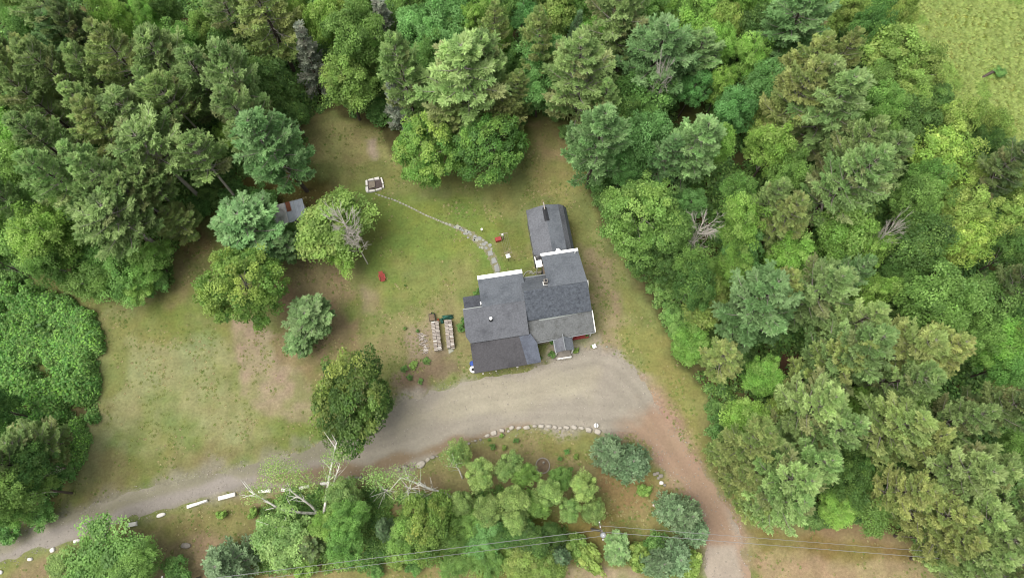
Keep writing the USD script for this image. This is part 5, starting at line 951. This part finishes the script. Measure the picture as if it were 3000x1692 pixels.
# loose split logs left where a stack was used up
t = thing('log_pile', 'low spread of loose split logs and bark left of the firewood stacks', 'firewood'); r = np.random.default_rng(8)
for k in range(46):
    f = r.random(); px = cw(330 + f * 130 + r.normal(0, 50), 740 + f * 560 + r.normal(0, 26)); p = at(*px, .05)
    m = hull([(a_, b_, c_) for a_ in (-.22, .22) for b_, c_ in ((-.06, 0), (.06, .0), (.05, .09), (-.03, .12))]); m.apply_transform(trimesh.transformations.rotation_matrix(r.normal(.2, .35) if r.random() < .8 else r.uniform(0, 3.1), [0, 0, 1])); m.apply_translation([p[0], p[1], 0 + .1 * (r.random() < .25)])
    obj('log', m, ['log_pale', 'log_brown', 'log_grey', 'log_bright'][r.choice(4, p=[.3, .35, .25, .1])], t)
p = at(*cw(1185, 1250), .05); m = hull([(-.3, -.3, .0), (.35, .1, 0), (.1, .45, 0), (-.4, .3, 0), (-.25, -.2, .07), (.25, .1, .07), (0, .35, .07)]); m.apply_translation([p[0], p[1], 0]); tag(obj('flat_stone', m, 'stepping'), 'flat pale stone below the end of the right firewood stack', 'stone')

# barrel and planter at the front left corner
p = at(1340 + 455 / 9.885, 1000 + 625 / 9.885, .9); t = thing('barrel', 'bright blue plastic barrel at the brown roof\'s front left corner', 'barrel', (p[0] - .12, p[1], 0))
obj('body', lathe([(0, 0), (.27, 0), (.3, .1), (.31, .3), (.29, .32), (.31, .34), (.31, .6), (.29, .62), (.3, .64), (.28, .86), (0, .88)], 22), 'blue_plastic', t, smooth=30); obj('rim', lathe([(.24, .86), (.29, .86), (.29, .92), (.24, .92), (.24, .86)], 22), 'blue_plastic', t)
p = at(1340 + 470 / 9.885, 1000 + 800 / 9.885, .5); t = thing('planter_tub', 'white round tub with dark inside at the house\'s front left corner', 'planter', (p[0] - .05, p[1], 0))
obj('tub', lathe([(0, 0), (.36, 0), (.42, .25), (.44, .5), (.4, .58), (.3, .6), (.2, .5), (.18, .3), (0, .28)], 26), 'white_plastic', t, smooth=30); obj('soil', lathe([(0, .33), (.185, .33), (.185, .31), (0, .31)], 20), 'black_rubber', t)
# red bench under the porch eave, white planter and stone near its corner
bl_ = to_local(at(1560 + 1640 / 11.71, 930 + 640 / 11.71, .5)); p = to_world(*bl_)
t = thing('bench', 'red bench half hidden under the front porch eave', 'bench', (p[0], p[1], 0), HA)
for k in range(4): obj('seat_slat', box(-1.0, -.3 + k * .16, .42, 1.0, -.16 + k * .16, .46), 'red_paint', t)
for s in (-.85, 0, .85): obj('leg', box(s - .04, -.25, 0, s + .04, .3, .42), 'red_paint', t)
obj('backrest', box(-1.0, .36, .5, 1.0, .41, .9), 'red_paint', t)
p = at(1560 + 2110 / 11.71, 930 + 990 / 11.71, .2); t = thing('planter_box', 'white square planter on the gravel at the porch\'s right corner', 'planter', (p[0], p[1], 0), .4)
obj('pot', hull([(-.17, -.17, 0), (.17, -.17, 0), (.17, .17, 0), (-.17, .17, 0), (-.21, -.21, .4), (.21, -.21, .4), (.21, .21, .4), (-.21, .21, .4)]), 'white_plastic', t); obj('rim', box(-.23, -.23, .38, .23, .23, .42), 'white_plastic', t)
p = at(1560 + 2545 / 11.71, 930 + 1000 / 11.71); m = rock(140, .14, .12, .1); m.apply_translation([p[0], p[1], 0]); tag(obj('boulder', m, 'stepping', smooth=40), 'small pale stone on the grass right of the white planter', 'stone')
p = at(*rg('h', 1922, 303), .3); t = thing('bucket', 'white round bucket with a dark handle by the curved row of boulders', 'bucket', (p[0], p[1], 0))
obj('pail', lathe([(0, 0), (.2, 0), (.27, .42), (.24, .42), (.18, .1), (0, .08)], 22), 'white_plastic', t, smooth=30); obj('lid', lathe([(0, .4), (.22, .4), (.22, .43), (0, .44)], 22), 'white_plastic', t); obj('handle', tube([(.02, -.26, .42), (.03, -.1, .5), (.03, .1, .5), (.02, .26, .42)], .035, 5), 'black_rubber', t)
# stone edged bed and step behind the house
bed = thing('stone_bed', 'small curved bed edged with pale stones behind the house', 'garden bed')
cb = lambda x, y: (1500 + x / 10.68, 710 + y / 10.68)
for k, (x, y, a, b, r) in enumerate([(370, 1040, 40, 18, 1.1), (400, 985, 40, 18, .9), (440, 940, 38, 18, .8), (490, 910, 36, 20, .5), (545, 900, 38, 22, .2), (600, 905, 42, 26, -.1), (640, 940, 36, 20, -.6), (590, 945, 40, 20, -.2), (685, 975, 34, 20, -.7), (725, 935, 30, 24, 0), (560, 970, 36, 16, -.2), (640, 985, 44, 14, -.3)]):
    p = at(*cb(x, y)); q = dist(p) / FPX / 10.68; m = rock(400 + k, a * q, b * q, .1, .15, 1); m.apply_transform(trimesh.transformations.rotation_matrix(r, [0, 0, 1])); m.apply_translation([p[0], p[1], 0]); obj('edging_stone', m, 'stepping', bed)
w = [at(*cb(*q)) for q in ((780, 940), (850, 905), (930, 890), (950, 960), (780, 1000))]; tag(obj('door_step', hull(np.vstack([w, np.array(w) + [0, 0, .18]])), 'concrete'), 'pale stone step at the foot of the tan back wall', 'step')

# ring bed with lantern on the island
c0 = at(*rg('h', 1520, 605)); q = dist(c0) / FPX / 2.576
ring_ = thing('ring_bed', 'round flower bed with a grey stone rim on the island below the drive', 'garden bed', (c0[0], c0[1], 0))
for k in range(22):
    a0_, a1_ = k * 2 * math.pi / 22, (k + .93) * 2 * math.pi / 22; r0, r1 = 52 * q, 60 * q
    obj('kerb_stone', hull([(rr * math.cos(a_) * .92, rr * math.sin(a_), z) for rr in (r0, r1) for a_ in (a0_, a1_) for z in (-.02, .14 + .015 * (k % 3))]), 'boulder_grey', ring_)
obj('soil', lathe([(0, .05), (49 * q, .02), (49 * q, -.02), (0, -.02)], 24), 'soil', ring_)
p = at(*rg('h', 1528, 580), .6); t = thing('statue', 'small pale garden statue in the round flower bed', 'statue', (p[0], p[1], 0))
obj('plinth', lathe([(0, 0), (.16, 0), (.14, .1), (.1, .14), (.1, .35), (.13, .4), (0, .41)], 14), 'boulder', t); obj('figure', lathe([(0, .4), (.11, .41), (.13, .55), (.1, .7), (.05, .76), (.085, .83), (.07, .92), (0, .95)], 14), 'boulder', t, smooth=True)
for k, (x, y, a) in enumerate([(1455, 675, .7), (1470, 662, .8)]):
    p = at(*rg('h', x, y)); m = hull([(u_, v_, z_) for u_ in (-.35, .35) for v_ in (-.1, .1) for z_ in (0, .16)]); m.apply_transform(trimesh.transformations.rotation_matrix(a, [0, 0, 1])); m.apply_translation([p[0], p[1], 0])
    tag(obj('garden_stone', m, 'boulder_grey'), ('lower' if k == 0 else 'upper') + ' of two flat grey stones beside the round flower bed', 'stone')

# ---------------------------------------------------------------- utility pole and wires
def pole(pxy, top, lab, lamp):
    t = thing('utility_pole', lab, 'utility pole', (pxy[0], pxy[1], 0), math.radians(10))
    obj('shaft', tube([[0, 0, -.2], [0, 0, top]], [.17, .12], 10), 'pole_wood', t)
    obj('crossarm', box(-.06, -.95, top - .75, .06, .95, top - .62), 'pole_wood', t)
    for k, y in enumerate((-.85, -.4, .4, .85)): obj('insulator', lathe([(0, 0), (.05, 0), (.07, .08), (.04, .16), (0, .17)], 10).apply_translation([0, y, top - .62]), 'white_plastic', t)
    if lamp:
        tr = obj('transformer', lathe([(0, 0), (.25, 0), (.28, .06), (.28, .75), (.2, .84), (0, .86)], 18).apply_translation([.1, -.42, top - 1.0]), 'galvanised', t, smooth=30)
        obj('bushing', tube([(.1, -.42, top - .15), (.1, -.42, top + .02)], .05, 8), 'white_plastic', tr)
top = 9.5
pt = at(*rg('h', 1966, 1098), top)
pole(pt, top, 'wooden utility pole with white transformer in the strip above the bottom edge', True)
pl0, pr0 = at(617, 1697, top - .6), at(2737, 1630, top - .6)
pl = pt[:2] + (pl0[:2] - pt[:2]) * 1.12; pr = pt[:2] + (pr0[:2] - pt[:2]) * 1.3
pole(pl, top, 'wooden utility pole beyond the bottom left of the wires', False); pole(pr, top, 'wooden utility pole beyond the right end of the wires', False)
k_ = 0
for dst, side in ((pl, 'left'), (pr, 'right')):
    dn = unit(dst - pt[:2]); nrm = np.array([-dn[1], dn[0]])
    for off, z, what in ((.5, top - .45, 'upper'), (-.1, top - .95, 'lower')):
        f = np.linspace(0, 1, 28); xy = pt[:2] + (dst - pt[:2]) * f[:, None] + nrm * off
        zz = z - 3.2 * f * (1 - f) * .45
        tag(obj('overhead_wire', tube(np.c_[xy, zz], .024 if what == 'lower' else .019, 4), 'wire'), f'{what} overhead wire running {side} from the transformer pole', 'wire', 'overhead wires')

# ---------------------------------------------------------------- leaning birches (white trunks, light foliage at the tips)
def birch(base, stems, lab, fol, cat='tree'):
    b = at(*base); t = thing('birch_tree', lab, cat, (b[0], b[1], 0), 0, None); V, C = [], []
    rng = np.random.default_rng(int(base[0]))
    for pts_, z, r in stems:
        w = [np.zeros(3)]; n = len(pts_)
        for k, q in enumerate(pts_): w.append(at(*q, z * (k + 1) / n) - [b[0], b[1], 0])
        w = np.array(w); f = np.linspace(0, 1, len(w)); ff = np.linspace(0, 1, 3 * len(w)); cur = np.c_[[np.interp(ff, f, w[:, i]) for i in range(3)]].T
        r = r * 1.35
        obj('trunk', tube(cur, np.linspace(r, r * .3, len(cur)), 7), 'birch_bark', t, True)
        br = []
        for k in range(9):
            s = cur[rng.integers(len(cur) // 3, len(cur))]; d = unit(unit(w[-1] - w[1]) + rng.normal(0, .6, 3)); br.append(tube([s, s + d * .8 + [0, 0, .1], s + d * rng.uniform(1.2, 2.6)], [r * .3, r * .2, .012], 4, False))
        tag(obj('branches', cat_(br), 'birch_bark', t), kind='stuff')
    for (x, y, z, rad, n) in fol:
        n = int(n * 2.6)
        c = at(x, y, z) - [b[0], b[1], 0]; q = unit(rng.standard_normal((n, 3))); cen = c + q * (rng.random((n, 1)) ** .4) * [rad, rad, rad * .6]
        v, cc = leaf_quads(rng, cen, q + [0, 0, .4], .13, jitter_col(rng, n, GR['willow'] + GR['mid'][:1], [1, 1, 1, 1], .16)); V.append(v); C.append(cc)
    quads(f'{t.GetPath()}/crown', np.vstack(V), 4, 'leaf', np.vstack(C))
G = lambda x, y: rg('g', x, y)
Hh = lambda x, y: rg('h', x, y)
birch(G(2440, 985), [([G(2455, 900), G(2480, 720), G(2510, 560), G(2540, 430)], 9, .14), ([G(2465, 880), G(2530, 700), G(2565, 590)], 7, .09)], 'tall white birch leaning up across the drive beside the big maple', [(*G(2500, 560), 8, 1.3, 143), (*G(2560, 520), 8, 1.5, 165), (*G(2470, 680), 6, 1.0, 88)])
birch(G(2400, 965), [([G(2290, 962), G(2120, 938), G(2010, 870), G(1890, 800)], 7, .14), ([G(2340, 900), G(2270, 850), G(2200, 800), G(2170, 735)], 7, .12)], 'forked white birch leaning left over the granite slabs', [(*G(2110, 680), 7, 2.4, 495), (*G(2240, 690), 7, 1.8, 275), (*G(1900, 830), 6.5, 1.3, 154), (*G(1960, 800), 6, 1.2, 132), (*G(2330, 760), 6, 1.4, 143), (*G(2050, 640), 7, 1.6, 220)])
birch(Hh(850, 850), [([Hh(760, 810), Hh(640, 770), Hh(550, 730), Hh(450, 695)], 7, .15), ([Hh(730, 800), Hh(660, 775), Hh(600, 735), Hh(560, 690)], 6, .08)], 'bare-trunked white birch leaning left, right of two in the lower strip', [(*Hh(430, 690), 7, 1.5, 165), (*Hh(540, 670), 7, 1.3, 121)])
birch(Hh(725, 872), [([Hh(640, 828), Hh(560, 790), Hh(480, 760)], 6, .11), ([Hh(620, 830), Hh(540, 810), Hh(490, 800)], 5.5, .07)], 'thin white birch leaning left, just below a thicker one in the strip', [(*Hh(420, 800), 6, 1.4, 143), (*Hh(500, 830), 5, 1.2, 88)])
birch(Hh(375, 815), [([Hh(330, 790), Hh(280, 760)], 5, .08), ([Hh(340, 800), Hh(300, 812)], 4, .06)], 'small white birch fork among foliage in the lower strip, left', [(*Hh(230, 700), 6, 1.5, 231), (*Hh(330, 700), 6, 1.3, 165)])
birch(Hh(915, 700), [([Hh(890, 640), Hh(860, 590), Hh(845, 560)], 6, .08)], 'slender white birch stem rising to a feathery crown below the boulders', [(*Hh(850, 540), 6.5, 1.6, 231)])
birch(G(2360, 1100), [([G(2230, 1085), G(2150, 1070), G(2080, 1072)], 5, .08)], 'white birch limb lying through the foliage in the bottom strip', [(*G(2050, 1080), 5.5, 1.5, 192)])

# a weathered grey half-dead tree standing out of the pale tree left of the lawn
for px, py, r, h, lab in ((1000, 640, 56, 13.5, 'bare grey branches fanning out beside the pale yellow-green tree'), (1035, 700, 36, 11.5, 'smaller bare grey branches below the larger fan left of the lawn')):
    path_, H0, R0 = tree_class('xx', 0 if r > 40 else 1); c = at(px, py, h * .75); s = r * dist(c) / FPX / R0
    x = UsdGeom.Xform.Define(stage, numbered('/World', 'dead_tree')); x.GetPrim().GetReferences().AddInternalReference(path_); x.GetPrim().SetInstanceable(True)
    x.AddTranslateOp().Set(Gf.Vec3d(float(c[0]), float(c[1]), 0)); x.AddRotateZOp().Set(140.0); x.AddScaleOp().Set(Gf.Vec3f(float(s), float(s), float(h / H0))); tag(x, lab, 'tree')
# marsh: fallen log and pools
a, b = at(*rg('c', 2255, 590)), at(*rg('c', 2345, 545)); tag(obj('fallen_log', tube([a + [0, 0, .15], (a + b) / 2 + [0, 0, .3], b + [0, 0, .25]], [.14, .2, .24], 8), 'bark'), 'dark fallen log ending at the green bush on the marsh', 'log')
for k, (x, y, rx, ry) in enumerate([(2020, 352, 38, 13), (1735, 203, 20, 12), (2050, 412, 14, 8), (1700, 265, 30, 22), (1880, 640, 12, 12), (1960, 540, 30, 14)]):
    c = at(*rg('c', x, y)); q = dist(c) / FPX / 2.576; an = np.linspace(0, 2 * np.pi, 14, endpoint=False); rr = 1 + .3 * np.sin(an * 3 + k)
    vv = np.c_[c[0] + np.cos(an) * rr * rx * q, c[1] + np.sin(an) * rr * ry * q, np.full(14, .012)]; tag(obj('marsh_pool', (vv, [[0, j, j + 1] for j in range(1, 13)]), 'water'), kind='structure')
